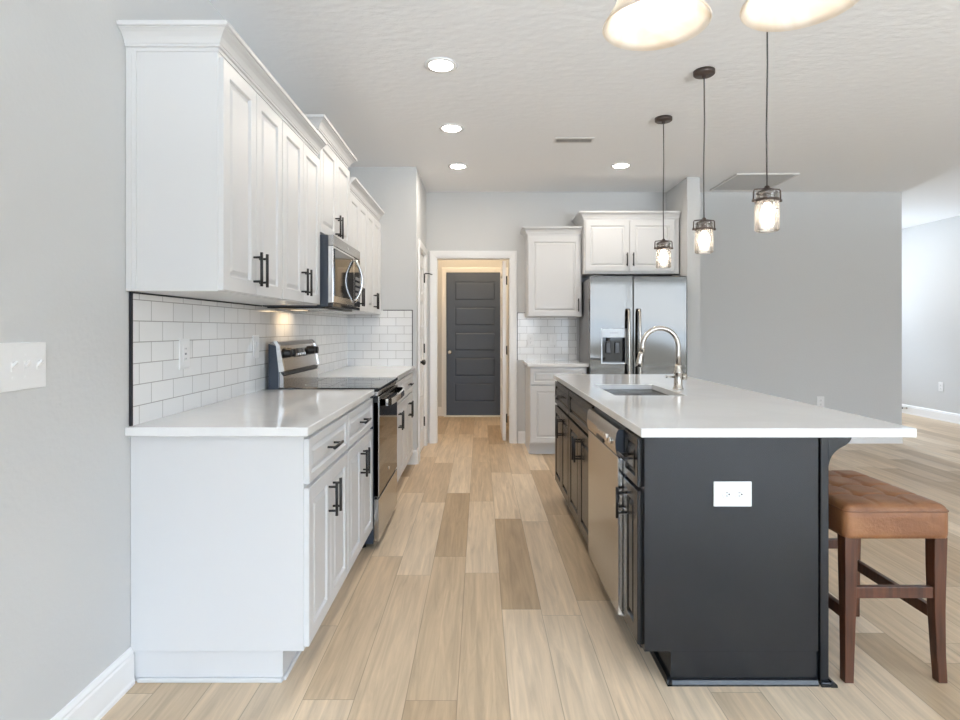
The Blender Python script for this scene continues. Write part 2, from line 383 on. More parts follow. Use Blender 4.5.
def wall_with_openings(mb, lo, hi, wins, put):
    """strip wall from lo..hi with rectangular openings; put(a0,a1,z0,z1) adds a box"""
    a = lo
    for (w0, w1, z0, z1) in sorted(wins):
        put(a, w0, 0, ZC); put(w0, w1, 0, z0); put(w0, w1, z1, ZC); a = w1
    put(a, hi, 0, ZC)
mb = MB(); wall_with_openings(mb, XW-T, XR+T, WINS_REAR, lambda a, b, c, d: mb.box(a, b, YR-T, YR, c, d)); struct('wall_rear', mb, M['wall'])
mb = MB(); wall_with_openings(mb, YR, YEND, ADDED_WINS_RIGHT, lambda a, b, c, d: mb.box(XR, XR+T, a, b, c, d)); struct('wall_right', mb, M['wall'], label='bright far wall of the room on the right')
mb = MB(); wall_with_openings(mb, XW, XR, WINS_FAR, lambda a, b, c, d: mb.box(a, b, YEND, YEND+T, c, d)); struct('wall_far', mb, M['wall'])
# small entry behind the doorway
HY = 8.24
mb = MB(); mb.box(-1.1, 1.1, HY, HY+T, 0, ZC); struct('wall_entry', mb, M['hallwall'], label='wall holding the dark door')
mb = MB(); mb.box(-1.1, -0.98, YB+T, HY, 0, ZC); struct('wall_entry_left', mb, M['hallwall'])
mb = MB(); mb.box(0.98, 1.1, YB+T, HY, 0, ZC); struct('wall_entry_right', mb, M['hallwall'])

# unseen windows put in for daylight (behind the camera, on the right, far end)
wi = 0
for (a, b, c, d) in WINS_REAR:
    wi += 1
    mb = MB(); f = 0.06
    mb.box(a, a+f, YR-T, YR+.012, c, d); mb.box(b-f, b, YR-T, YR+.012, c, d); mb.box(a+f, b-f, YR-T, YR+.012, c, c+f); mb.box(a+f, b-f, YR-T, YR+.012, d-f, d)
    m_ = (a+b)/2; mb.box(m_-.03, m_+.03, YR-T, YR-.02, c+f, d-f)
    wf = struct('window_%d' % wi, mb, M['trim'])
    mb = MB(); mb.box(a+f, m_-.03, YR-.07, YR-.064, c+f, d-f); mb.box(m_+.03, b-f, YR-.07, YR-.064, c+f, d-f); mb.build('pane', M['pane'], wf)
for (a, b, c, d) in ADDED_WINS_RIGHT:
    wi += 1
    mb = MB(); f = 0.06
    mb.box(XR-.012, XR+T, a, a+f, c, d); mb.box(XR-.012, XR+T, b-f, b, c, d); mb.box(XR-.012, XR+T, a+f, b-f, c, c+f); mb.box(XR-.012, XR+T, a+f, b-f, d-f, d)
    m_ = (a+b)/2; mb.box(XR+.02, XR+T, m_-.03, m_+.03, c+f, d-f)
    wf = struct('window_%d' % wi, mb, M['trim'])
    mb = MB(); mb.box(XR+.064, XR+.07, a+f, m_-.03, c+f, d-f); mb.box(XR+.064, XR+.07, m_+.03, b-f, c+f, d-f); mb.build('pane', M['pane'], wf)

for (a, b, c, d) in WINS_FAR:
    wi += 1
    mb = MB(); f = 0.06
    mb.box(a, a+f, YEND-.012, YEND+T, c, d); mb.box(b-f, b, YEND-.012, YEND+T, c, d); mb.box(a+f, b-f, YEND-.012, YEND+T, c, c+f); mb.box(a+f, b-f, YEND-.012, YEND+T, d-f, d)
    wf = struct('window_%d' % wi, mb, M['trim'])
    mb = MB(); mb.box(a+f, b-f, YEND+.064, YEND+.07, c+f, d-f); mb.build('pane', M['pane'], wf)

# baseboards: moulded profile, (out, z)
BBP = [(0, 0), (0.016, 0), (0.016, 0.012), (0.013, 0.020), (0.013, 0.100), (0.010, 0.108), (0.011, 0.116), (0.005, 0.130), (0, 0.132)]
def baseboard(name, axis, base, sign, a, b):
    mb = MB(); mb.prism([(base+sign*o, z) for o, z in BBP], axis, a, b); struct(name, mb, M['trim'])
baseboard('baseboard_left', 1, XW, 1, YR, 2.02)
baseboard('baseboard_pantry', 1, XP, 1, YP, PD0-0.075)
baseboard('baseboard_pantry_far', 1, XP, 1, PD1+0.075, YB)
baseboard('baseboard_pantry_front', 0, YP, -1, -0.70, XP+0.0)
baseboard('baseboard_back', 0, YB, -1, DX1+0.08, 0.50)
baseboard('baseboard_back_right', 0, YB, -1, 2.178, 4.64)
baseboard('baseboard_wing', 0, 5.64, -1, 2.05, 2.178)
baseboard('baseboard_right', 1, XR, -1, YR, YEND)
baseboard('baseboard_entry', 0, HY, -1, -0.98, -0.556)
baseboard('baseboard_entry_right', 0, HY, -1, 0.412, 0.98)

# door casings: profile (across, out)
def casing(name, x0, x1, z1, yf, wd=0.066, jamb=T):
    """door casing on a wall whose face is y=yf, facing -Y"""
    mb = MB()
    prof = [(0, 0), (0, .012), (.012, .014), (.03, .016), (.050, .019), (.060, .019), (wd, .016), (wd, 0)]
    # left, head and right mitred
    rings = []
    for o, d in prof: rings.append([(x0-o, yf-d, 0), (x0-o, yf-d, z1+o), (x1+o, yf-d, z1+o), (x1+o, yf-d, 0)])
    n = len(rings)
    V = [[mb.bm.verts.new(p) for p in r] for r in rings]
    for i in range(n-1):
        for j in range(3): mb.bm.faces.new((V[i][j], V[i][j+1], V[i+1][j+1], V[i+1][j]))
    # jamb
    if jamb:
        mb.box(x0, x0+.016, yf, yf+jamb, 0, z1); mb.box(x1-.016, x1, yf, yf+jamb, 0, z1); mb.box(x0+.016, x1-.016, yf, yf+jamb, z1-.016, z1)
    return mb
struct('trim_1', casing('c', DX0, DX1, DZ, YB), M['trim'], label='white casing round the open doorway')
struct('trim_2', casing('c', -0.484, 0.340, 2.075, HY, .07, 0), M['trim'], label='casing round the dark door')
o = struct('trim_3', casing('c', PD0, PD1, DZ, 0), M['trim'], label='white casing round the pantry door')
o.rotation_euler = (0, 0, R90); o.location = (XP, 0, 0)

# ------------------------------------------------------------------ panelled doors
def rect_rings(mb, x0, x1, z0, z1, prof):
    """nested rectangles (inset, y), last one capped"""
    rs = [[(x0+i, y, z0+i), (x1-i, y, z0+i), (x1-i, y, z1-i), (x0+i, y, z1-i)] for i, y in prof]
    mb.rings(rs, cap0=True, cap1=True, smooth=False)
def five_panel(mb, x0, x1, z0, z1, th, stile=.115, rail=.085):
    """slab with five moulded panels on both faces, front at y=0 facing -Y"""
    h = (z1-z0 - rail*4 - .13 - .20)/5
    zs = [z0+.20+k*(h+rail) for k in range(5)]
    mb.box(x0, x1, .014, th-.014, z0, z1)
    for ya, yb in ((0, .014), (th-.014, th)):
        mb.box(x0, x0+stile, ya, yb, z0, z1); mb.box(x1-stile, x1, ya, yb, z0, z1)
        zz = [z0]+[q for k in range(5) for q in (zs[k], zs[k]+h)]+[z1]
        for k in range(0, len(zz), 2): mb.box(x0+stile, x1-stile, ya, yb, zz[k], zz[k+1])
    for z in zs:
        rect_rings(mb, x0+stile+.012, x1-stile-.012, z+.012, z+h-.012, [(0, .016), (0, .012), (.004, .012), (.016, .005), (.018, .005)])
def door_slab(name, label, m, loc, rz, wd, ht, th=.036):
    r = thing(name, label, None, loc, rz, kind='structure')
    mb = MB(); five_panel(mb, 0, wd, 0.008, ht, th); mb.build('slab', m, r)
    return r
def knob(par, x, z, m, y=0.0, r=.028):
    mb = MB(); mb.lathe([(.030, 0), (.030, -.006), (.012, -.010), (.011, -.030), (.020, -.036), (r, -.050), (r*.93, -.062), (.012, -.069)], (x, y, z), 20, axis='y')
    return mb.build('knob', m, par)
def hinge(par, x, z, y=0.0):
    mb = MB(); mb.box(x-.012, x+.012, y-.004, y+.004, z-.045, z+.045, .002); mb.lathe([(.007, z-.05), (.007, z+.05)], (x, y-.007, 0), 10)
    return mb.build('hinge', M['black'], par)
# dark entry door at the end
r = door_slab('door_1', 'dark slate five panel door at the end of the entry', M['door'], (-0.484, HY-.036, 0), 0, .824, 2.072)
knob(r, .052, 0.925, M['chrome'])
for z in (.25, 1.05, 1.83): hinge(r, .826, z)
mb = MB(); mb.box(-.03, .855, -.06, .03, 0, .016, .004); mb.build('threshold', M['trim'], r)
# white door standing open into the entry, hinged on the right jamb
r = door_slab('door_2', 'white door standing open, seen edge on beside the doorway jamb', M['trim'], (0.290, YB+T-.01, 0), R90, .78, 2.018)
for z in (.26, 1.02, 1.80):
    mb = MB(); mb.box(-.004, .001, -.016, -.001, z-.045, z+.045); mb.lathe([(.007, z-.05), (.007, z+.05)], (-.008, -.010, 0), 10); mb.build('hinge', M['black'], r)
# pantry door on the aisle wall
r = door_slab('door_3', 'white five panel pantry door in the short side wall', M['trim'], (XP-.012, PD0+.018, 0), R90, PD1-PD0-.036, 2.02)
knob(r, .065, 0.93, M['black'])
for z in (.27, 1.05, 1.80): hinge(r, PD1-PD0-.040, z)
mb = MB(); mb.tube([(PD1-PD0-.045, -.012, 1.85), (PD1-PD0-.045, -.055, 1.85), (PD1-PD0+.005, -.085, 1.845)], .006, 8); mb.build('door_stop', M['black'], r)

# ------------------------------------------------------------------ cabinet kit (local: x along, front at y=0 facing -Y, z up)
FT = .018
def front_panel(x0, x1, z0, z1, fr):
    mb = MB()
    rect_rings(mb, x0, x1, z0, z1, [(0, 0), (0, -FT+.002), (.002, -FT), (fr-.002, -FT), (fr, -FT+.001), (fr+.005, -FT+.010), (fr+.010, -FT+.010), (fr+.026, -FT+.002), (fr+.029, -FT+.002)])
    return mb
HL = .135
def pull(par, x, z, vertical, m, y=-FT, length=HL):
    mb = MB(); h = length/2; p = .048 if length > .12 else length*.32; yo = y-.032
    if vertical:
        mb.tube([(x, yo, z-h), (x, yo, z+h)], .006, 10)
        for q in (-p, p): mb.tube([(x, y, z+q), (x, yo, z+q)], .0048, 8)
    else:
        mb.tube([(x-h, yo, z), (x+h, yo, z)], .006, 10)
        for q in (-p, p): mb.tube([(x+q, y, z), (x+q, yo, z)], .0048, 8)
    return mb.build('handle', m, par)
CROWN = [(0, 0), (.005, 0), (.005, .012), (.012, .013), (.013, .018), (.012, .022), (.015, .023), (.018, .030), (.024, .041), (.034, .052), (.046, .060), (.048, .061), (.048, .064), (.056, .065), (.057, .068), (.057, .080), (0, .080)]
def crown(par, x0, x1, dep, z, left, right, m, s=1.0):
    mb = MB(); rs = []
    for o, h in CROWN:
        o *= s; h *= s
        pts = [(x0-o, dep, z+h), (x0-o, -o, z+h)] if left else [(x0, -o, z+h)]
        pts += [(x1+o, -o, z+h), (x1+o, dep, z+h)] if right else [(x1, -o, z+h)]
        rs.append(pts)
    V = [[mb.bm.verts.new(p) for p in q] for q in rs]; n = len(V)
    for i in range(n):
        for j in range(len(V[0])-1):
            mb.bm.faces.new((V[i][j], V[i][j+1], V[(i+1) % n][j+1], V[(i+1) % n][j]))
    mb.bm.faces.new([q[0] for q in V]); mb.bm.faces.new([q[-1] for q in V][::-1])
    return mb.build('crown_moulding', m, par)
def fronts(par, spec, m, hm, hl=HL):
    for kind, x0, x1, z0, z1, hd in spec:
        fr = .052 if kind == 'door' else .030
        o = front_panel(x0, x1, z0, z1, fr).build(kind, m, par)
        if hd: pull(o, hd[0], hd[1], kind == 'door', hm, length=hl)
def base_cabinet(name, label, group, loc, rz, wd, dep, m, hm, spec, toe=.115, top=.882, toe_in=.078, cat='cabinet', hl=HL, toe_x=0):
    r = thing(name, label, cat, loc, rz, group)
    mb = MB(); mb.box(0, wd, 0, dep, toe, top, .001, 1); mb.build('carcass', m, r)
    mb = MB(); mb.box(toe_x, wd, toe_in, dep, 0, toe); mb.build('toe_kick', m, r)
    fronts(r, spec, m, hm, hl)
    return r
def two_door_one_drawer(wd, z_door=(.128, .690), z_dr=(.706, .866), g=.004, e=.006):
    c = wd/2; hz = z_door[1]-.115
    return [('door', e, c-g/2, z_door[0], z_door[1], (c-.032, hz)), ('door', c+g/2, wd-e, z_door[0], z_door[1], (c+.032, hz)),
            ('drawer', e, wd-e, z_dr[0], z_dr[1], (c, (z_dr[0]+z_dr[1])/2))]

# ---- left run, base
BX = -0.625; BD = -(XW-BX)-.002
Y0, Y1, Y2 = 2.02, 2.622, 3.236
r = base_cabinet('base_cabinet', 'white base cabinet at the near end of the left run, beside the grey wall', 'white base cabinets along the left wall', (BX, Y0, 0), R90, Y1-Y0, BD, M['white'], M['black'], two_door_one_drawer(Y1-Y0), toe_x=.014)
mb = MB(); mb.box(0.016, Y1-Y0, .068, .078, 0, .016, .004, 2); mb.box(.002, .014, .078, BD-.018, 0, .016, .004, 2); mb.build('shoe_moulding', M['white'], r)
mb = MB(); mb.box(-.0035, 0, .0, BD, .118, .882); mb.build('end_panel', M['white'], r)
r = base_cabinet('base_cabinet', 'white base cabinet just left of the steel range', 'white base cabinets along the left wall', (BX, Y1, 0), R90, Y2-Y1, BD, M['white'], M['black'], two_door_one_drawer(Y2-Y1))
Y3, Y4, Y5 = 3.964, 4.56, 5.155
r = base_cabinet('base_cabinet', 'white base cabinet just beyond the steel range', 'white base cabinets along the left wall', (BX, Y3, 0), R90, Y4-Y3, BD, M['white'], M['black'], two_door_one_drawer(Y4-Y3))
r = base_cabinet('base_cabinet', 'white base cabinet in the far corner against the short tiled wall', 'white base cabinets along the left wall', (BX, Y4, 0), R90, Y5-Y4, BD, M['white'], M['black'], two_door_one_drawer(Y5-Y4))
mb = MB(); mb.box(Y5-Y4, YP-.003-Y4, .002, .030, .115, .882); mb.build('filler', M['white'], r)
mb = MB(); mb.box(Y5-Y4, YP-.003-Y4, .078, .10, 0, .115); mb.build('toe_kick', M['white'], r)
# worktops
mb = MB(); mb.box(XW, -.600, 1.985, 3.238, .882, .914, .004); o = mb.build('worktop', M['quartz']); tag(o, 'white quartz worktop on the near left base cabinets', 'worktop', 'white quartz worktops')
mb = MB(); mb.box(XW, -.600, 3.962, YP-.001, .882, .914, .004); o = mb.build('worktop', M['quartz']); tag(o, 'white quartz worktop beyond the range in the tiled corner', 'worktop', 'white quartz worktops')

# ---- left run, uppers
UX = -0.918; UD = UX-XW-.002
def upper_cabinet(label, group, loc, rz, wd, dep, z0, z1, spec, cr, name='wall_cabinet', hl=HL, s=1.0, scribe=False):
    r = thing(name, label, 'cabinet', loc, rz, group)
    mb = MB(); mb.box(0, wd, 0, dep, z0, z1, .001, 1); mb.build('carcass', M['white'], r)
    fronts(r, spec, M['white'], M['black'], hl)
    crown(r, 0, wd, dep, z1-.012*s, cr[0], cr[1], M['white'], s)
    if scribe:
        mb = MB(); mb.box(-.006, 0, dep-.020, dep, z0, z1-.012); mb.box(-.004, 0, dep-.034, dep-.020, z0, z1-.012); mb.build('scribe_moulding', M['white'], r)
    return r
def uppers_spec(wd, z0, z1, hz=.100, e=.005, g=.004, handles=(1, 1)):
    c = wd/2
    return [('door', e, c-g/2, z0, z1, (c-.030, z0+hz) if handles[0] else None), ('door', c+g/2, wd-e, z0, z1, (c+.030, z0+hz) if handles[1] else None)]
U0, U1, U2 = 1.995, 2.598, 3.212
ZU0, ZU1 = 1.390, 2.240
upper_cabinet('white double door wall cabinet at the near end, with a plain side panel', 'white wall cabinets along the left wall', (UX, U0, 0), R90, U1-U0, UD, ZU0, ZU1, uppers_spec(U1-U0, ZU0+.004, ZU1-.030), (True, False), scribe=True)
upper_cabinet('white double door wall cabinet left of the microwave', 'white wall cabinets along the left wall', (UX, U1, 0), R90, U2-U1, UD, ZU0, ZU1, uppers_spec(U2-U1, ZU0+.004, ZU1-.030), (False, False))
U3 = 3.945
upper_cabinet('short raised white wall cabinet above the microwave', 'white wall cabinets along the left wall', (UX, U2, 0), R90, U3-U2, UD, 1.800, 2.378, uppers_spec(U3-U2, 1.806, 2.346, hz=.09), (True, True))
U4, U5 = 4.55, 5.155
upper_cabinet('white double door wall cabinet right of the microwave', 'white wall cabinets along the left wall', (UX, U3, 0), R90, U4-U3, UD, ZU0, ZU1, uppers_spec(U4-U3, ZU0+.004, ZU1-.030), (False, False))
upper_cabinet('white double door wall cabinet in the far corner by the short wall', 'white wall cabinets along the left wall', (UX, U4, 0), R90, U5-U4, UD, ZU0, ZU1, uppers_spec(U5-U4, ZU0+.004, ZU1-.030), (False, False))

mb = MB(); mb.box(U5-U4, YP-.003-U4, .002, .022, ZU0, ZU1-.012); mb.build('filler', M['white'], bpy.context.scene.objects['wall_cabinet.004'])
# ---- backsplashes
mb = MB(); mb.box(XW+.001, XW+.008, 2.020, YP-.009, .9145, ZU0-.001); o = mb.build('tile_backsplash', M['tileY']); tag(o, 'glossy white subway tile on the long left wall above the worktop', 'backsplash', 'white tile backsplashes')
mb = MB(); mb.box(XW+.001, XW+.0085, 2.008, 2.020, .9145, ZU0-.001); mb.box(XW+.0081, XW+.0105, 2.020, 3.21, ZU0-.007, ZU0-.001); mb.build('edge_trim', M['blackedge'], o)
mb = MB(); mb.box(XW+.001, -.632, YP-.008, YP-.001, .9145, 1.428); o = mb.build('tile_backsplash', M['tileX']); tag(o, 'white subway tile on the short wall ending the cabinet run', 'backsplash', 'white tile backsplashes')
mb = MB(); mb.box(-.632, -.625, YP-.0095, YP-.001, .9145, 1.435); mb.box(-.90, -.632, YP-.0095, YP-.001, 1.428, 1.435); mb.build('edge_trim', M['blackedge'], o)

# ---- back wall cabinets beside the refrigerator
bx0, bx1 = 0.498, 1.060
spec = [('drawer', .008, bx1-bx0-.008, .706, .862, None), ('door', .008, bx1-bx0-.008, .128, .690, None)]
r = base_cabinet('base_cabinet', 'white base cabinet beside the refrigerator on the back wall', None, (bx0, YB-.605, 0), 0, bx1-bx0, .603, M['white'], M['black'], spec)
mb = MB(); mb.box(0, bx1-bx0, .068, .078, 0, .016, .004, 2); mb.box(-.009, 0, .068, .60, 0, .016, .004, 2); mb.build('shoe_moulding', M['white'], r)
mb = MB(); mb.box(bx0-.028, 1.079, YB-.64, YB-.001, .882, .914, .004); o = mb.build('worktop', M['quartz']); tag(o, 'small white quartz worktop beside the refrigerator', 'worktop', 'white quartz worktops')
mb = MB(); mb.box(.402+.012, 1.062, YB-.008, YB-.001, .9145, 1.432); o = mb.build('tile_backsplash', M['tileX']); tag(o, 'white subway tile on the back wall beside the refrigerator', 'backsplash', 'white tile backsplashes')
mb = MB(); mb.box(.405, .414, YB-.0095, YB-.001, .9145, 1.437); mb.box(.414, .50, YB-.0095, YB-.001, 1.432, 1.437); mb.build('edge_trim', M['blackedge'], o)
wd = 1.060-.498
upper_cabinet('white single door wall cabinet above the small worktop on the back wall', None, (.498, YB-.325, 0), 0, wd, .325, 1.386, 2.250, [('door', .012, wd-.012, 1.392, 2.215, (wd-.040, 1.505))], (True, False))
wd = 2.034-1.064
upper_cabinet('wide white wall cabinet above the refrigerator', None, (1.064, YB-.44, 0), 0, wd, .44, 1.822, 2.385, [('door', .012, .460, 1.848, 2.362, (.431, 1.965)), ('door', .466, wd-.050, 1.848, 2.362, (.495, 1.965))], (True, False))

# ------------------------------------------------------------------ range
RX = -.575
r = thing('range_cooker', 'stainless steel electric range with black glass oven door between white cabinets', 'range', (RX, 3.2405, 0), R90)
RW = .718; RD = RX-XW-.010           # local depth to the tile
mb = MB(); mb.box(0, RW, .032, RD, .035, .902); mb.build('body', M['navy'], r)
for x in (.05, RW-.05):
    for y in (.10, RD-.08):
        mb = MB(); mb.lathe([(.018, 0), (.018, .036)], (x, y, 0), 12); mb.build('foot', M['black'], r)
mb = MB(); mb.box(0, RW, -.004, RD-.075, .902, .922, .003); o = mb.build('cooktop', M['glassblk'], r)
for cx, cy, rr in ((.19, .16, .10), (.53, .17, .085), (.19, .40, .075), (.53, .40, .10)):
    mb = MB(); mb.lathe([(rr, .9222), (rr, .9226), (rr-.003, .9226), (rr-.003, .9222)], (cx, cy, 0), 40, False, False); mb.build('burner_ring', M['steelside'], o)
mb = MB(); mb.box(0, RW, .006, .034, .876, .900, .003); mb.build('front_rail', M['steel'], r)
mb = MB(); mb.box(0, RW, 0, .030, .300, .872, .004); d_ = mb.build('oven_door', M['glassblk'], r)
mb = MB(); mb.box(0, RW, -.003, .003, .838, .872, .002); mb.box(0, .006, -.002, .026, .302, .838); mb.build('door_trim', M['steel'], d_)
mb = MB(); mb.box(.03, RW-.03, -.0045, -.003, .860, .866)
mb.build('door_vent', M['black'], d_)
mb = MB()                              # broad bowed handle
hp = [(.025, -.008), (.025, -.042), (.07, -.056), (.18, -.066), (RW/2, -.070), (RW-.18, -.066), (RW-.07, -.056), (RW-.025, -.042), (RW-.025, -.008)]
mb.rings([[(x, y-.007, .818), (x, y+.007, .818), (x, y+.007, .856), (x, y-.007, .856)] for x, y in hp], smooth=False)
mb.build('handle', M['chrome'], d_)
mb = MB(); mb.rings([[(RW/2+.018*math.cos(a)*k, -.0012-t, .380+.011*math.sin(a)*k) for a in [2*PI*i/24 for i in range(24)]] for k, t in ((1, -.002), (1, .001), (.9, .0014))]); mb.build('emblem', M['chrome'], d_)
mb = MB(); mb.box(.012, RW-.012, .012, .028, .288, .300); mb.build('door_gap', M['black'], r)
mb = MB(); mb.box(0, RW, 0, .030, .045, .288, .004); mb.build('storage_drawer', M['steel'], r)
RG = RD-.022
bg_ = MB(); bg_.prism([(RG-.005, .902), (RG-.085, .902), (RG-.085, .985), (RG-.080, .990), (RG-.068, 1.010), (RG-.088, 1.016), (RG-.062, 1.160), (RG-.048, 1.182), (RG-.030, 1.186), (RG-.005, 1.180)], 0, .012, RW-.012)
b_ = bg_.build('backguard', M['steel'], r)
for x in (0, RW-.011):
    mb = MB(); mb.prism([(RG-.003, .902), (RG-.060, .902), (RG-.060, 1.010), (RG-.045, 1.160), (RG-.003, 1.172)], 0, x, x+.011); mb.build('end_panel', M['navy'], b_)
for x in (.002, RW-.020):
    mb = MB(); mb.prism([(RG-.062, 1.012), (RG-.093, 1.016), (RG-.066, 1.162), (RG-.050, 1.186), (RG-.028, 1.188), (RG-.045, 1.160)], 0, x, x+.018); mb.build('end_cap', M['chrome'], b_)
mb = MB(); mb.box(.02, RW-.02, RG-.0855, RG-.060, .993, 1.008); mb.build('vent_slot', M['black'], b_)
# tilted control strip with knobs and display
def on_guard(x, z, out):               # point on the slanted face
    t = (z-1.016)/.144; y = RG-.088+.026*t
    n = Vector((0, -.984, -.0)).normalized()
    return Vector((x, y-out, z))
mb = MB(); mb.prism([(RG-.088+.026*((z-1.016)/.144)-o, z) for z, o in ((1.085, .001), (1.085, .004), (1.138, .004), (1.138, .001))], 0, RW/2-.12, RW/2+.12); mb.build('display', M['glassblk'], b_)
for x in (.085, .160, RW-.160, RW-.085):
    p = on_guard(x, 1.116, 0)
    mb = MB(); mb.lathe([(.030, .002), (.030, -.006), (.025, -.010), (.024, -.032), (.018, -.036)], tuple(p), 20, axis='y'); mb.box(p.x-.004, p.x+.004, p.y-.038, p.y-.030, p.z-.020, p.z+.020); mb.build('knob', M['black'], b_)
for i in range(6):
    mb = MB(); mb.box(RW/2-.10+i*.035, RW/2-.085+i*.035, on_guard(0, 1.10, 0).y-.006, on_guard(0, 1.10, 0).y-.001, 1.094, 1.108); mb.build('button', M['chrome'], b_)

# ------------------------------------------------------------------ microwave
MX = -.828
r = thing('microwave_oven', 'stainless over the range microwave with curved bar handle under a short cabinet', 'microwave', (MX, 3.216, 0), R90)
MW, MD = .722, MX-XW-.010
z0, z1 = 1.384, 1.790
mb = MB(); mb.box(0, MW, .030, MD, z0, z1, .003); body = mb.build('body', M['navy'], r)
mb = MB(); mb.box(-.0015, 0, .090, MD-.06, z0+.06, z1-.04); mb.build('side_panel', M['navy'], body)
mb = MB(); mb.box(0, .545, 0, .029, z0+.022, z1-.062, .003); dr = mb.build('door', M['chrome'], r)
mb = MB(); mb.box(.022, .500, -.004, .001, z0+.062, z1-.075, .001); mb.build('window', M['glassblk'], dr)
mb = MB(); pts = []
for k in range(17):
    a = k/16; zz = z0+.050+a*(z1-z0-.130); pts.append((.520, -.006-.050*math.sin(PI*a)**.8, zz))
mb.tube(pts, .010, 12); mb.build('handle', M['chrome'], dr)
mb = MB(); mb.box(0, MW, 0, .029, z1-.060, z1, .003); tp = mb.build('top_grille', M['steel'], r)
mb = MB(); mb.rings([[(.36+.020*math.cos(a)*k, -t, z1-.030+.009*math.sin(a)*k) for a in [2*PI*i/20 for i in range(20)]] for k, t in ((1, -.002), (1, .001), (.9, .0014))]); mb.build('emblem', M['chrome'], tp)
mb = MB(); mb.box(.547, MW, 0, .029, z0+.022, z1-.062, .003); cp = mb.build('control_panel', M['glassblk'], r)
for i in range(3):
    for j in range(5):
        mb = MB(); mb.box(.575+i*.045, .605+i*.045, -.0015, .001, z0+.06+j*.035, z0+.080+j*.035); mb.build('button', M['steelside'], cp)
mb = MB(); mb.box(0, MW, .002, .030, z0, z0+.020, .002); mb.build('lower_trim', M['glassblk'], r)
mb = MB(); mb.box(.02, MW-.02, .05, MD-.02, z0-.008, z0-.0005); bt = mb.build('underside', M['black'], r)
mb = MB(); mb.box(.30, .42, MD-.13, MD-.06, z0-.012, z0-.0085); mb.build('lamp_lens', M['mwlight'], bt)
for x in (.05, .38):
    mb = MB(); mb.box(x, x+.29, .08, MD-.17, z0-.0105, z0-.0085); mb.build('grease_filter', M['steel'], bt)
ld = bpy.data.lights.new('hood_lamp', 'AREA'); ld.shape = 'RECTANGLE'; ld.size = .24; ld.size_y = .10; ld.energy = .28; ld.color = (1, .72, .42)
lo = bpy.data.objects.new('hood_lamp', ld); COL.objects.link(lo); lo.parent = r; lo.location = (.36, MD-.09, z0-.016)

# ------------------------------------------------------------------ refrigerator
FX0, FX1, FY = 1.074, 2.016, 5.55
FW = FX1-FX0
r = thing('refrigerator', 'side by side stainless refrigerator with ice and water dispenser', 'refrigerator', (FX0, FY, 0))
FZ = 1.772
mb = MB(); mb.box(.008, FW-.008, .075, .66, .02, FZ-.018, .004); mb.build('body', M['steelside'], r)
mb = MB(); mb.box(.02, FW-.02, .04, .075, .02, .09, .003); mb.build('kick_grille', M['black'], r)
SPL = .415
DXA, DXB, DZA, DZB = .105, .352, .918, 1.262
mb = MB()   # freezer door with the dispenser recess left open
th = .068
mb.box(0, DXA, 0, th, .10, FZ, 0); mb.box(DXB, SPL-.004, 0, th, .10, FZ, 0); mb.box(DXA, DXB, 0, th, .10, DZA, 0); mb.box(DXA, DXB, 0, th, DZB, FZ, 0); mb.box(DXA, DXB, .052, th, DZA, DZB)
bmesh.ops.remove_doubles(mb.bm, verts=mb.bm.verts, dist=1e-5)
fd = mb.build('freezer_door', M['steelfr'], r)
mb = MB(); f = .012
mb.box(DXA, DXA+f, -.004, .02, DZA, DZB); mb.box(DXB-f, DXB, -.004, .02, DZA, DZB); mb.box(DXA+f, DXB-f, -.004, .02, DZA, DZA+f); mb.box(DXA+f, DXB-f, -.004, .03, DZB-.088, DZB, .002)
dp = mb.build('dispenser', M['disp'], fd); tag(dp, 'grey ice and water dispenser')
mb = MB(); mb.box(DXA+f, DXB-f, .046, .0515, DZA+f, DZB-.088); mb.box(DXA+f, DXA+f+.004, .0, .046, DZA+f, DZB-.088); mb.box(DXB-f-.004, DXB-f, .0, .046, DZA+f, DZB-.088); mb.box(DXA+f+.004, DXB-f-.004, 0, .046, DZA+f, DZA+f+.006); mb.build('cavity', M['glassblk'], dp)
mb = MB(); mb.box(DXA+.055, DXA+.100, .025, .040, DZA+.10, DZA+.21, .006); mb.box(DXB-.105, DXB-.060, .025, .040, DZA+.10, DZA+.21, .006); mb.lathe([(.020, DZB-.125), (.014, DZB-.088)], (DXA+.078, .025, 0), 16); mb.build('paddle', M['paddle'], dp)
mb = MB(); mb.box(DXA+.085, DXB-.085, -.0055, -.0035, DZB-.046, DZB-.040); mb.build('marking', M['steelside'], dp)
mb = MB(); mb.box(SPL+.004, FW, 0, th, .10, FZ, .006); rd = mb.build('refrigerator_door', M['steelfr'], r)
for par, x in ((fd, SPL-.052), (rd, SPL+.052)):
    mb = MB(); pts = [(x, 0, 1.455), (x, -.035, 1.45), (x, -.052, 1.42), (x, -.060, 1.2), (x, -.062, 1.0), (x, -.060, .8), (x, -.052, .55), (x, -.035, .52), (x, 0, .515)]
    rings = []
    for (px, py, pz) in pts: rings.append([(px-.014, py, pz), (px-.009, py-.012, pz), (px+.009, py-.012, pz), (px+.014, py, pz), (px+.009, py+.008, pz), (px-.009, py+.008, pz)])
    mb.rings(rings); mb.build('handle', M['brush'], par)
for x in (.03, FW-.12):
    mb = MB(); mb.box(x, x+.09, .076, .14, FZ-.017, FZ+.012, .004); mb.build('hinge_cover', M['steelside'], r)

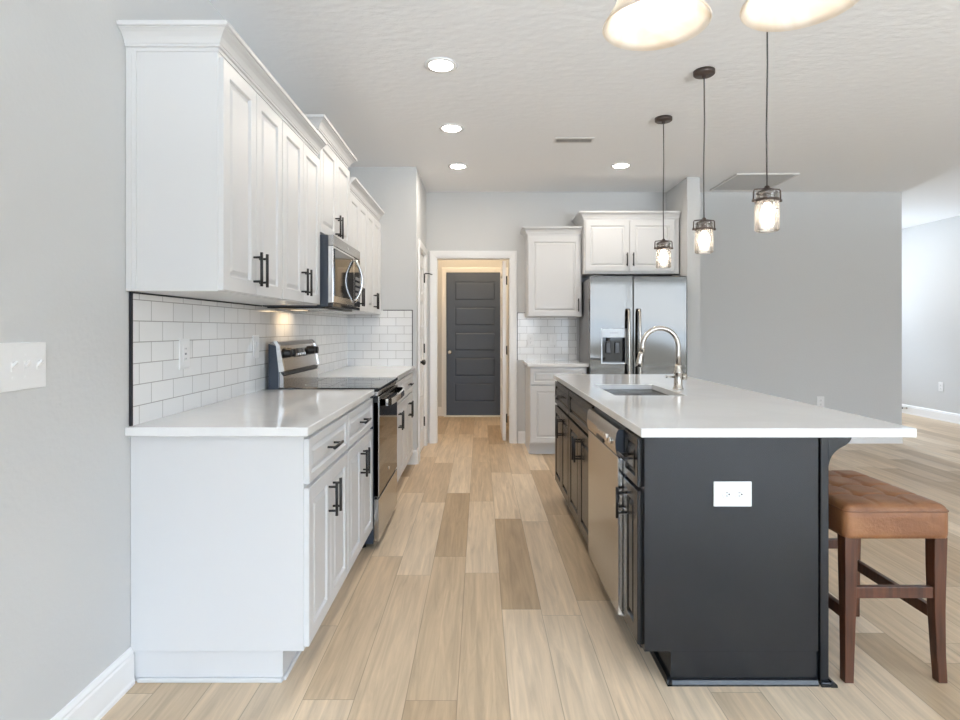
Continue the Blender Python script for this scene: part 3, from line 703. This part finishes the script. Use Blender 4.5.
# ------------------------------------------------------------------ island
IX = .581; ID = 1.196-IX
def isl(name, label, y_far, wd, spec, hl=HL):
    r = base_cabinet(name, label, 'charcoal island cabinets', (IX, y_far, 0), -R90, wd, ID, M['char'], M['black'], spec, toe_in=.095, hl=hl)
    mb = MB(); mb.prism([(.095+o, z) for o, z in ((0, 0), (-.016, 0), (-.016, .006), (-.010, .018), (0, .022))], 0, 0, wd); mb.build('shoe_moulding', M['char'], r)
    return r
IY0, IY1, IY2, IY3, IY4 = 2.036, 2.242, 2.862, 3.612, 4.286
wd = IY1-IY0
isl('island_cabinet', 'narrow charcoal island cabinet between the dishwasher and the end panel', IY1, wd, [('drawer', .004, wd-.004, .692, .866, (wd/2, .780)), ('door', .004, wd-.004, .128, .676, (.034, .585))], hl=.12)
wd = IY3-IY2
sp = two_door_one_drawer(wd); sp[2] = ('drawer',)+sp[2][1:5]+(None,)
isl('island_cabinet', 'charcoal island sink cabinet just beyond the dishwasher', IY3, wd, sp)
wd = IY4-IY3
isl('island_cabinet', 'charcoal island cabinet at the far end nearest the refrigerator', IY4, wd, two_door_one_drawer(wd))
# end panel
r = thing('island_end_panel', 'charcoal panel with recessed toe closing the near end of the island', 'end panel', (0, 2.014, 0))
mb = MB(); mb.box(IX, 1.196, 0, .021, .117, .882, .001, 1); mb.build('panel', M['char'], r)
mb = MB(); mb.box(.676, 1.196, .006, .021, 0, .115); mb.build('toe_board', M['char'], r)
shoe = [(0, 0), (-.016, 0), (-.016, .006), (-.010, .018), (0, .022)]
mb = MB(); mb.prism([(o+.006, z) for o, z in shoe], 0, .660, 1.192); mb.prism([(o+.676, z) for o, z in shoe], 1, -.010, .021); mb.build('shoe_moulding', M['char'], r)
# back panel with support post and corbel
r = thing('island_back_panel', 'charcoal back panel of the island with scrolled bracket under the overhang', 'back panel', (1.198, 2.006, 0))
mb = MB(); mb.box(0, .014, .040, IY4-2.006, 0, .882); mb.build('panel', M['char'], r)
mb = MB(); mb.box(.001, .030, 0, .040, 0, .882, .002, 1); mb.build('post', M['char'], r)
mb = MB(); mb.box(-.001, .0325, -.010, -.0005, 0, .018, .003); mb.prism([(.0325, .0), (.056, 0), (.054, .010), (.040, .020), (.0325, .024)], 1, -.010, .050); mb.build('foot_moulding', M['char'], r)
pts = [(.0305, .882), (.112, .882), (.1115, .874), (.1085, .866), (.103, .858), (.095, .851), (.085, .845), (.074, .839), (.063, .832), (.053, .824), (.044, .813), (.037, .800), (.033, .788), (.0305, .776)]
mb = MB(); mb.prism(pts, 1, .002, .038); mb.build('corbel', M['char'], r)
# worktop with the sink cut out
SX0, SX1, SY0, SY1 = .700, 1.066, 2.945, 3.530
CX0, CX1, CY0, CY1 = .556, 1.508, 1.966, 4.320
mb = MB()
xs, ys = [CX0, SX0, SX1, CX1], [CY0, SY0, SY1, CY1]
V = {}
for iz, z in enumerate((.882, .914)):
    for i, x in enumerate(xs):
        for j, y in enumerate(ys): V[i, j, iz] = mb.bm.verts.new((x, y, z))
for i in range(3):
    for j in range(3):
        if (i, j) == (1, 1): continue
        mb.bm.faces.new((V[i, j, 1], V[i+1, j, 1], V[i+1, j+1, 1], V[i, j+1, 1])); mb.bm.faces.new((V[i, j, 0], V[i, j+1, 0], V[i+1, j+1, 0], V[i+1, j, 0]))
for k in range(3):
    for a, b in (((k, 0), (k+1, 0)), ((k, 3), (k+1, 3)), ((0, k), (0, k+1)), ((3, k), (3, k+1))):
        mb.bm.faces.new((V[a[0], a[1], 0], V[b[0], b[1], 0], V[b[0], b[1], 1], V[a[0], a[1], 1]))
for a, b in (((1, 1), (2, 1)), ((2, 1), (2, 2)), ((2, 2), (1, 2)), ((1, 2), (1, 1))):
    mb.bm.faces.new((V[a[0], a[1], 0], V[b[0], b[1], 0], V[b[0], b[1], 1], V[a[0], a[1], 1]))
bmesh.ops.recalc_face_normals(mb.bm, faces=mb.bm.faces)
es = [e for e in mb.bm.edges if len(e.link_faces) == 2 and e.calc_face_angle(0) > 1.0]
bmesh.ops.bevel(mb.bm, geom=es, offset=.003, segments=2, profile=.5, affect='EDGES')
o = mb.build('island_worktop', M['quartz']); tag(o, 'large white quartz island worktop with a sink cut into it', 'worktop', 'white quartz worktops')
# sink
r = thing('kitchen_sink', 'grey undermount sink set into the island worktop', 'sink', ((SX0+SX1)/2, (SY0+SY1)/2, .660))
hx, hy = (SX1-SX0)/2+.006, (SY1-SY0)/2+.006
def rrect(hx, hy, rad, z, n=5):
    ps = []
    for cx, cy, a0 in ((hx-rad, hy-rad, 0), (-hx+rad, hy-rad, 1), (-hx+rad, -hy+rad, 2), (hx-rad, -hy+rad, 3)):
        for k in range(n+1):
            a = (a0+k/n)*PI/2; ps.append((cx+rad*math.cos(a), cy+rad*math.sin(a), z))
    return ps
mb = MB(); mb.rings([rrect(hx+.012, hy+.012, .03, .2215), rrect(hx, hy, .025, .2215), rrect(hx-.002, hy-.002, .025, .03), rrect(hx-.02, hy-.02, .03, .008), rrect(hx-.05, hy-.05, .03, .004), rrect(.05, .05, .045, 0)], cap0=False); mb.build('basin', M['sink'], r)
mb = MB(); mb.lathe([(.045, .002), (.045, .006), (.036, .006), (.030, .003)], (0, 0, 0), 24); mb.build('drain', M['chrome'], r)
# faucet
r = thing('kitchen_faucet', 'brushed nickel gooseneck faucet with pull down spray behind the sink', 'faucet', (1.130, 3.25, .914))
mb = MB(); mb.lathe([(.030, 0), (.030, .006), (.024, .012), (.023, .088), (.025, .092), (.025, .100), (.021, .106), (.019, .130), (.016, .140)], (0, 0, 0), 24); mb.build('body', M['brush'], r)
mb = MB(); pts = [(0, 0, .13), (0, 0, .20), (0, 0, .245)]
ra = .102
for k in range(1, 17):
    a = PI*k/16*1.02; pts.append((-ra+ra*math.cos(a), 0, .245+ra*math.sin(a)))
pts.append((pts[-1][0]-.006, 0, pts[-1][2]-.03))
mb.tube(pts, .0135, 14); mb.build('spout', M['brush'], r)
e_ = pts[-1]
mb = MB(); mb.tube([(e_[0], 0, e_[2]+.004), (e_[0]-.003, 0, e_[2]-.012), (e_[0]-.012, 0, e_[2]-.055), (e_[0]-.016, 0, e_[2]-.082)], [.0145, .0150, .0185, .0190], 16); sh = mb.build('spray_head', M['brush'], r)
mb = MB(); mb.box(e_[0]+.004, e_[0]+.011, -.008, .008, e_[2]-.055, e_[2]-.020, .003); mb.build('spray_button', M['black'], sh)
mb = MB(); mb.tube([(.020, 0, .070), (.045, 0, .070)], .017, 16); mb.tube([(-.02, -.004, .070), (-.060, -.010, .072), (-.075, -.012, .073)], [.006, .0055, .007], 10); mb.build('lever', M['brush'], r)
# dishwasher
r = thing('dishwasher', 'stainless steel dishwasher built into the charcoal island', 'dishwasher', (.543, IY2-.004, 0), -R90)
DW = IY2-IY1-.008
mb = MB(); mb.box(0, DW, .030, ID, .11, .868); mb.build('body', M['navy'], r)
mb = MB(); mb.box(0, DW, 0, .029, .128, .752, .003); dd = mb.build('door', M['steel'], r)
mb = MB(); mb.box(DW, DW+.0012, .002, .027, .13, .75); mb.build('edge_strip', M['chrome'], dd)
prof = [(.029, .754), (.004, .754), (-.003, .760), (-.008, .785), (-.009, .812), (-.004, .846), (.004, .860), (.029, .860)]
mb = MB(); mb.prism(prof, 0, .003, DW-.003); cp = mb.build('control_panel', M['steel'], r)
for x in (0, DW-.003):
    mb = MB(); mb.prism([(y-.001 if y < .02 else y, z) for y, z in prof], 0, x, x+.003); mb.build('end_cap', M['navy'], cp)
mb = MB(); mb.box(DW*.40, DW*.62, -.0100, -.004, .762, .780, .002); mb.build('pocket_handle', M['black'], cp)
for k in range(4):
    mb = MB(); mb.box(DW*.40+k*.045, DW*.40+k*.045+.028, -.0105, -.007, .800, .809, .001); mb.build('button', M['chrome'], cp)
for x in (DW*.76, DW*.86):
    mb = MB(); mb.lathe([(.014, -.006), (.014, -.015), (.011, -.017)], (x, 0, .802), 18, axis='y'); mb.build('knob', M['chrome'], cp)
mb = MB(); mb.box(.002, DW-.002, .09, .11, .0, .108); mb.build('toe_kick', M['black'], r)

# ------------------------------------------------------------------ wall plates (local: plate faces -Y, centred at origin)
def plate(name, label, cat, loc, rz, wd, ht, inserts, group=None, flat=False):
    r = thing(name, label, cat, loc, rz, group)
    mb = MB(); mb.box(-wd/2, wd/2, -.006, 0, -ht/2, ht/2, .0025, 2); mb.build('plate', M['plastic'], r)
    for kind, x, z in inserts:
        if kind == 'recept':
            mb = MB(); mb.lathe([(.0165, -.005), (.0165, -.0075), (.0155, -.008)], (x, 0, z), 24, axis='y'); q = mb.build('receptacle', M['plastic'], r)
            mb = MB()
            for dx, dz, a, b in (((0, .0055, .0075, .002), (0, -.0055, .0065, .002)) if flat else ((-.0055, .002, .002, .0075), (.0055, .002, .002, .0065))):
                mb.box(x+dx-a/2, x+dx+a/2, -.0088, -.0076, z+dz-b/2, z+dz+b/2)
            mb.lathe([(.0028, -.0076), (.0028, -.0088)], (x+(.008 if flat else 0), 0, z-(0 if flat else .008)), 12, axis='y'); mb.build('slot', M['slot'], q)
        elif kind == 'toggle':
            mb = MB(); mb.box(x-.006, x+.006, -.0075, -.005, z-.013, z+.013, .001); mb.prism([(-.006, z-.004), (-.020, z+.010), (-.020, z+.016), (-.006, z+.006)], 0, x-.0045, x+.0045); mb.build('toggle', M['plastic'], r)
            mb = MB()
            for s_ in (-.030, .030): mb.lathe([(.0028, -.005), (.0028, -.0068)], (x, 0, z+s_), 10, axis='y')
            mb.build('screw', M['plastic'], r)
        elif kind == 'rocker':
            mb = MB(); mb.box(x-.0165, x+.0165, -.008, -.005, z-.033, z+.033, .001); mb.prism([(-.0078, z-.028), (-.0078, z+.028), (-.0125, z+.028)], 0, x-.013, x+.013); mb.build('rocker', M['plastic'], r)
        elif kind == 'gfci':
            mb = MB(); mb.box(x-.0165, x+.0165, -.0085, -.005, z-.033, z+.033, .001); q = mb.build('receptacle', M['plastic'], r)
            mb = MB()
            for s_ in (-.021, .021):
                for dx in (-.0055, .0055): mb.box(x+dx-.001, x+dx+.001, -.0094, -.0084, z+s_-.003, z+s_+.004)
            mb.box(x-.006, x+.006, -.0094, -.0084, z-.004, z+.004); mb.build('slot', M['steelside'], q)
    return r
plate('light_switch', 'white triple toggle light switch plate on the grey left wall', 'light switch', (XW, 1.534, 1.157), R90, .172, .128, [('toggle', -.031+.0, 0), ('toggle', .012, 0), ('toggle', .056, 0)])
plate('wall_outlet', 'white outlet in the tile above the near end of the left worktop', 'outlet', (XW+.008, 2.366, 1.154), R90, .078, .126, [('gfci', 0, 0)], 'wall outlets')
plate('wall_switch', 'white switch plate in the tile just left of the range', 'switch', (XW+.008, 3.122, 1.160), R90, .078, .126, [('rocker', 0, 0)])
plate('wall_outlet', 'white horizontal outlet on the charcoal end panel of the island', 'outlet', (.891, 2.014, .675), 0, .134, .088, [('recept', -.022, 0), ('recept', .022, 0)], 'wall outlets', True)
plate('wall_outlet', 'white outlet in the back tile, nearer the doorway', 'outlet', (.555, YB-.008, 1.135), 0, .075, .118, [('recept', 0, .022), ('recept', 0, -.022)], 'wall outlets')
plate('wall_switch', 'white switch plate in the back tile, nearer the refrigerator', 'switch', (.800, YB-.008, 1.135), 0, .075, .118, [('rocker', 0, 0)])
plate('wall_outlet', 'white outlet on the grey wall just above the island worktop edge', 'outlet', (3.745, YB, .452), 0, .080, .125, [('recept', 0, .022), ('recept', 0, -.022)], 'wall outlets')
plate('wall_outlet', 'white outlet low on the bright far right wall', 'outlet', (XR, 7.85, .46), -R90, .080, .125, [('recept', 0, .022), ('recept', 0, -.022)], 'wall outlets')
r = thing('door_stop', 'small black tipped door stop on the far right baseboard', 'door stop', (XR-.013, 8.46, .085), -R90)
mb = MB(); mb.lathe([(.012, 0), (.012, -.008), (.005, -.012), (.005, -.065)], (0, 0, 0), 12, axis='y'); mb.build('spring', M['brush'], r)
mb = MB(); mb.lathe([(.011, -.065), (.013, -.085)], (0, 0, 0), 12, axis='y'); mb.build('tip', M['rubber'], r)

# ------------------------------------------------------------------ bar stool
r = thing('counter_stool', 'backless counter stool with tan leather seat tucked under the island overhang', 'stool', (1.4765, 2.270, 0))
SXH, SYH, SZ0, SZ1 = .1885, .262, .516, .634
def rounded_seat():
    mb = MB(); rad = .030; nx, ny, nz = 48, 64, 8
    cache = {}
    def vert(p):
        k = tuple(round(c, 5) for c in p)
        if k in cache: return cache[k]
        x, y, z = p
        c = Vector((max(-SXH+rad, min(SXH-rad, x)), max(-SYH+rad, min(SYH-rad, y)), max(SZ0+rad*.5, min(SZ1-rad, z))))
        d = Vector(p)-c
        if d.length > 1e-9:
            q = c + d.normalized()*min(rad, d.length) if d.length > rad else Vector(p)
        else: q = Vector(p)
        if z > SZ1-.012:
            # seams dividing the top into six squares, with pulled crossings
            edge = max(0.0, min(1.0, (SXH-abs(q.x))/.05))*max(0.0, min(1.0, (SYH-abs(q.y))/.05))
            sx_ = min(abs(q.x-t) for t in (-.062, .062)); sy_ = min(abs(q.y-t) for t in (-.13, 0, .13))
            dip = .007*math.exp(-(sx_/.007)**2)+.007*math.exp(-(sy_/.007)**2)+.012*math.exp(-(sx_**2+sy_**2)/.022**2)
            dg = abs(((q.x/.124+q.y/.13) % 1.0)-.5)
            q.z += edge*(.006-dip) - .010*(1-(q.y/SYH)**2)*edge*0
        v = mb.bm.verts.new(q); cache[k] = v; return v
    def face_grid(f, nu, nv):
        for i in range(nu):
            for j in range(nv):
                vs_ = [vert(f(i/nu, j/nv)), vert(f((i+1)/nu, j/nv)), vert(f((i+1)/nu, (j+1)/nv)), vert(f(i/nu, (j+1)/nv))]
                if len(set(vs_)) == 4:
                    try: mb.bm.faces.new(vs_).smooth = True
                    except ValueError: pass
    lx = lambda u: -SXH+2*SXH*u
    ly = lambda v: -SYH+2*SYH*v
    lz = lambda t: SZ0+(SZ1-SZ0)*t
    face_grid(lambda u, v: (lx(u), ly(v), SZ1), nx, ny); face_grid(lambda u, v: (lx(u), ly(v), SZ0), nx, ny)
    face_grid(lambda u, v: (lx(u), -SYH, lz(v)), nx, nz); face_grid(lambda u, v: (lx(u), SYH, lz(v)), nx, nz)
    face_grid(lambda u, v: (-SXH, ly(u), lz(v)), ny, nz); face_grid(lambda u, v: (SXH, ly(u), lz(v)), ny, nz)
    return mb
seat = rounded_seat().build('seat', M['leather'], r)
mb = MB()
mb.tube([(p[0], p[1], SZ1-.022) for p in rrect(SXH+.0005, SYH+.0005, .030, 0)], .0026, 6, closed=True); mb.build('piping', M['piping'], seat)
def stool_leg(sx_, sy_):
    mb = MB(); ox, oy = sx_*(SXH-.006), sy_*(SYH-.012)
    rings = []
    for z, wd_, fl in ((.0, .032, .0), (.10, .034, -.003), (.25, .039, -.004), (.40, .044, -.002), (.518, .047, 0)):
        xo = ox+sx_*fl; yo = oy+sy_*fl
        x1_ = xo-sx_*wd_; y1_ = yo-sy_*wd_
        a, b, c, d = min(xo, x1_), max(xo, x1_), min(yo, y1_), max(yo, y1_)
        rings.append([(a, c, z), (b, c, z), (b, d, z), (a, d, z)])
    mb.rings(rings, smooth=False)
    es = [e for e in mb.bm.edges]
    bmesh.ops.bevel(mb.bm, geom=es, offset=.003, segments=2, profile=.5, affect='EDGES')
    return mb
for sx_ in (-1, 1):
    for sy_ in (-1, 1): stool_leg(sx_, sy_).build('leg', M['legwood'], r)
xi, yi = SXH-.046, SYH-.052
for sy_ in (-1, 1):
    mb = MB(); y = sy_*(SYH-.033); mb.box(-xi, xi, y-.011, y+.011, .297, .338, .003); mb.build('stretcher', M['legwood'], r)
for sx_ in (-1, 1):
    mb = MB(); x = sx_*(SXH-.028); mb.box(x-.011, x+.011, -yi, yi, .212, .255, .003); mb.build('stretcher', M['legwood'], r)

# ------------------------------------------------------------------ lights
def point(name, parent, loc, energy, col, radius=.03):
    d = bpy.data.lights.new(name, 'POINT'); d.energy = energy; d.color = col; d.shadow_soft_size = radius
    o = bpy.data.objects.new(name, d); COL.objects.link(o); o.parent = parent; o.location = loc
    return o
CAN_W = 2.6; HALL_W = 4
can_labels = ['recessed ceiling light nearest the long run of wall cabinets, largest and closest of three', 'recessed ceiling light in the middle of the line of three over the aisle',
              'recessed ceiling light over the aisle closest to the doorway', 'recessed ceiling light in front of the refrigerator cabinets']
for (x, y), lab in zip([(-.222, 3.245), (-.212, 4.262), (-.204, 5.256), (1.296, 5.24)], can_labels):
    r = thing('recessed_light', lab, 'ceiling light', (x, y, ZC), 0, 'recessed ceiling lights')
    mb = MB(); mb.lathe([(.094, 0), (.094, -.004), (.074, -.008), (.068, -.004), (.068, 0)], (0, 0, 0), 40, False, False); mb.build('trim_ring', M['plastic'], r)
    mb = MB(); mb.lathe([(.068, -.0005), (.068, -.005), (.02, -.006)], (0, 0, 0), 40); mb.build('diffuser', M['lamp'], r)
    d = bpy.data.lights.new('can_lamp', 'AREA'); d.shape = 'DISK'; d.size = .132; d.energy = CAN_W; d.color = (1, .90, .78)
    o = bpy.data.objects.new('can_lamp', d); COL.objects.link(o); o.parent = r; o.location = (0, 0, -.012)

for (x, y), lab in zip([(5.05, 7.6), (5.05, 9.0)], ['recessed ceiling light in the bright passage on the right', 'recessed ceiling light deepest in the bright passage on the right']):  # two extra lights, out of view, added to brighten the passage
    r = thing('recessed_light', lab, 'ceiling light', (x, y, ZC), 0, 'recessed ceiling lights')
    mb = MB(); mb.lathe([(.094, 0), (.094, -.004), (.074, -.008), (.068, -.004), (.068, 0)], (0, 0, 0), 40, False, False); mb.build('trim_ring', M['plastic'], r)
    mb = MB(); mb.lathe([(.068, -.0005), (.068, -.005), (.02, -.006)], (0, 0, 0), 40); mb.build('diffuser', M['lamp'], r)
    d = bpy.data.lights.new('can_lamp', 'AREA'); d.shape = 'DISK'; d.size = .15; d.energy = HALL_W; d.color = (1, .96, .92)
    o = bpy.data.objects.new('can_lamp', d); COL.objects.link(o); o.parent = r; o.location = (0, 0, -.012)

# pendants
def pendant(label, x, y, jar_bottom):
    r = thing('pendant_light', label, 'pendant light', (x, y, ZC), 0, 'glass jar pendants over the island')
    mb = MB(); mb.lathe([(.060, 0), (.060, -.020), (.056, -.024), (.012, -.025), (.010, -.040)], (0, 0, 0), 32); mb.build('canopy', M['bronze'], r)
    zt = jar_bottom+.190-ZC
    mb = MB(); mb.tube([(0, 0, -.03), (.002, 0, -.3), (-.002, .001, -.6), (0, 0, zt+.012)], .0035, 8); mb.build('cord', M['cord'], r)
    mb = MB()
    mb.lathe([(.010, zt+.014), (.014, zt), (.044, zt-.012), (.044, zt-.020)], (0, 0, 0), 28); mb.build('cap', M['bronze'], r)
    mb = MB()                                                    # wire bail
    mb.tube([(-.062, 0, zt-.052), (-.0605, 0, zt-.008), (-.057, 0, zt-.002), (0, 0, zt+.004), (.057, 0, zt-.002), (.0605, 0, zt-.008), (.062, 0, zt-.052)], .0038, 8)
    for s_ in (-1, 1): mb.tube([(s_*.054, 0, zt-.052), (s_*.067, 0, zt-.052)], .007, 10)
    mb.build('bail', M['bronze'], r)
    mb = MB(); mb.lathe([(.0485, zt-.046), (.0525, zt-.046), (.0525, zt-.058), (.0485, zt-.058)], (0, 0, 0), 32, False, False); mb.build('neck_band', M['bronze'], r)
    zb = jar_bottom-ZC
    mb = MB(); mb.lathe([(.048, zt-.014), (.050, zt-.022), (.047, zt-.028), (.047, zt-.060), (.050, zt-.070), (.0515, zt-.082), (.0515, zb+.006), (.049, zb), (.046, zb), (.048, zb+.008), (.048, zt-.082), (.047, zt-.070), (.044, zt-.060), (.044, zt-.016)], (0, 0, 0), 36, False, False); mb.build('jar', M['jar'], r)
    mb = MB(); mb.lathe([(.016, zt-.016), (.018, zt-.020), (.018, zt-.062), (.014, zt-.064)], (0, 0, 0), 20); mb.build('socket', M['bronze'], r)
    mb = MB(); mb.lathe([(.012, zt-.064), (.014, zt-.074), (.022, zt-.092), (.029, zt-.112), (.030, zt-.124), (.026, zt-.142), (.014, zt-.154), (.004, zt-.157)], (0, 0, 0), 24); mb.build('bulb', M['bulb'], r)
pendant('glass jar pendant nearest the camera, lowest of the three over the island', 1.305, 2.592, 1.703)
pendant('middle glass jar pendant of the three over the island', 1.305, 3.320, 1.700)
pendant('farthest glass jar pendant, in front of the cabinet above the refrigerator', 1.307, 4.060, 1.694)

# chandelier above the camera's right: two of its shades show at the top of the frame
CC = Vector((.408, .905, 0)); CR = .214; ZS = 1.848
r = thing('chandelier', 'bronze chandelier with alabaster glass shades, two of them showing at the top', 'chandelier', (CC.x, CC.y, ZC))
z = ZS-ZC
mb = MB(); mb.lathe([(.065, 0), (.065, -.015), (.05, -.03), (.012, -.036), (.012, -.36), (.02, -.37), (.028, -.40), (.02, -.43), (.015, -.60), (.03, -.63), (.022, -.66), (.004, -.68)], (0, 0, 0), 24); mb.build('stem', M['bronze'], r)
for k in range(5):
    a = math.radians(108-72*k); ux, uy = math.cos(a), math.sin(a)
    mb = MB(); pts = [(ux*.015, uy*.015, -.62), (ux*.06, uy*.06, -.65), (ux*.12, uy*.12, -.64), (ux*.175, uy*.175, -.58), (ux*CR*.97, uy*CR*.97, -.57), (ux*CR, uy*CR, -.60), (ux*CR, uy*CR, z+.205)]
    mb.tube(pts, .007, 10); mb.build('arm', M['bronze'], r)
    c = (ux*CR, uy*CR, 0)
    mb = MB(); mb.lathe([(.020, z+.215), (.030, z+.205), (.032, z+.170), (.026, z+.165)], c, 20); mb.build('socket_cup', M['bronze'], r)
    mb = MB(); mb.lathe([(.030, z+.168), (.040, z+.160), (.052, z+.130), (.062, z+.085), (.078, z+.040), (.094, z+.012), (.102, z), (.100, z-.002), (.090, z+.011), (.073, z+.040), (.057, z+.085), (.047, z+.130), (.036, z+.156), (.028, z+.162)], c, 40, False, False); sh = mb.build('lamp_shade', M['shade'], r)
    mb = MB(); mb.lathe([(.013, z+.155), (.015, z+.130), (.026, z+.098), (.0335, z+.068), (.0335, z+.048), (.026, z+.026), (.012, z+.014), (.003, z+.012)], c, 24); mb.build('bulb', M['bulbc'], r)

# entry ceiling lamp (out of sight above the doorway head)
r = thing('entry_light', 'warm ceiling light in the entry behind the doorway head', 'ceiling light', (-.1, 7.25, ZC))
mb = MB(); mb.lathe([(.15, 0), (.15, -.02), (.14, -.05), (.09, -.085), (.02, -.10)], (0, 0, 0), 32); mb.build('lamp_shade', M['shade'], r)
point('entry_lamp', r, (0, 0, -.17), 13, (1, .74, .46), .08)

# ceiling vents
r = thing('ceiling_vent', 'small white slotted air vent in the ceiling over the aisle', 'vent', (.745, 4.53, ZC))
mb = MB(); mb.box(-.155, .155, -.060, .060, -.006, 0, .002); mb.build('frame', M['ventw'], r)
for x0 in (-.135, -.040, .055):
    mb = MB()
    for k in range(6): mb.box(x0+k*.0145, x0+k*.0145+.007, -.035, .035, -.0075, -.0058)
    mb.build('louvre', M['ventd'], r)
r = thing('return_air_grille', 'large square white grille in the ceiling right of the wing wall', 'vent', (2.78, 5.82, ZC))
mb = MB(); a, b = .305, .325; f = .022
mb.box(-a, a, -b, -b+f, -.014, 0, .002); mb.box(-a, a, b-f, b, -.014, 0, .002); mb.box(-a, -a+f, -b+f, b-f, -.014, 0, .002); mb.box(a-f, a, -b+f, b-f, -.014, 0, .002); mb.build('frame', M['ventw'], r)
mb = MB(); mb.box(-a+f, a-f, -b+f, b-f, -.002, 0); mb.build('filter', M['ventd'], r)
mb = MB()
n = 26
for k in range(n):
    y = -b+f+(k+.5)*(2*b-2*f)/n; mb.prism([(y-.010, -.003), (y+.006, -.011), (y+.008, -.010), (y-.008, -.002)], 0, -a+f, a-f)
mb.build('louvre', M['ventg'], r)
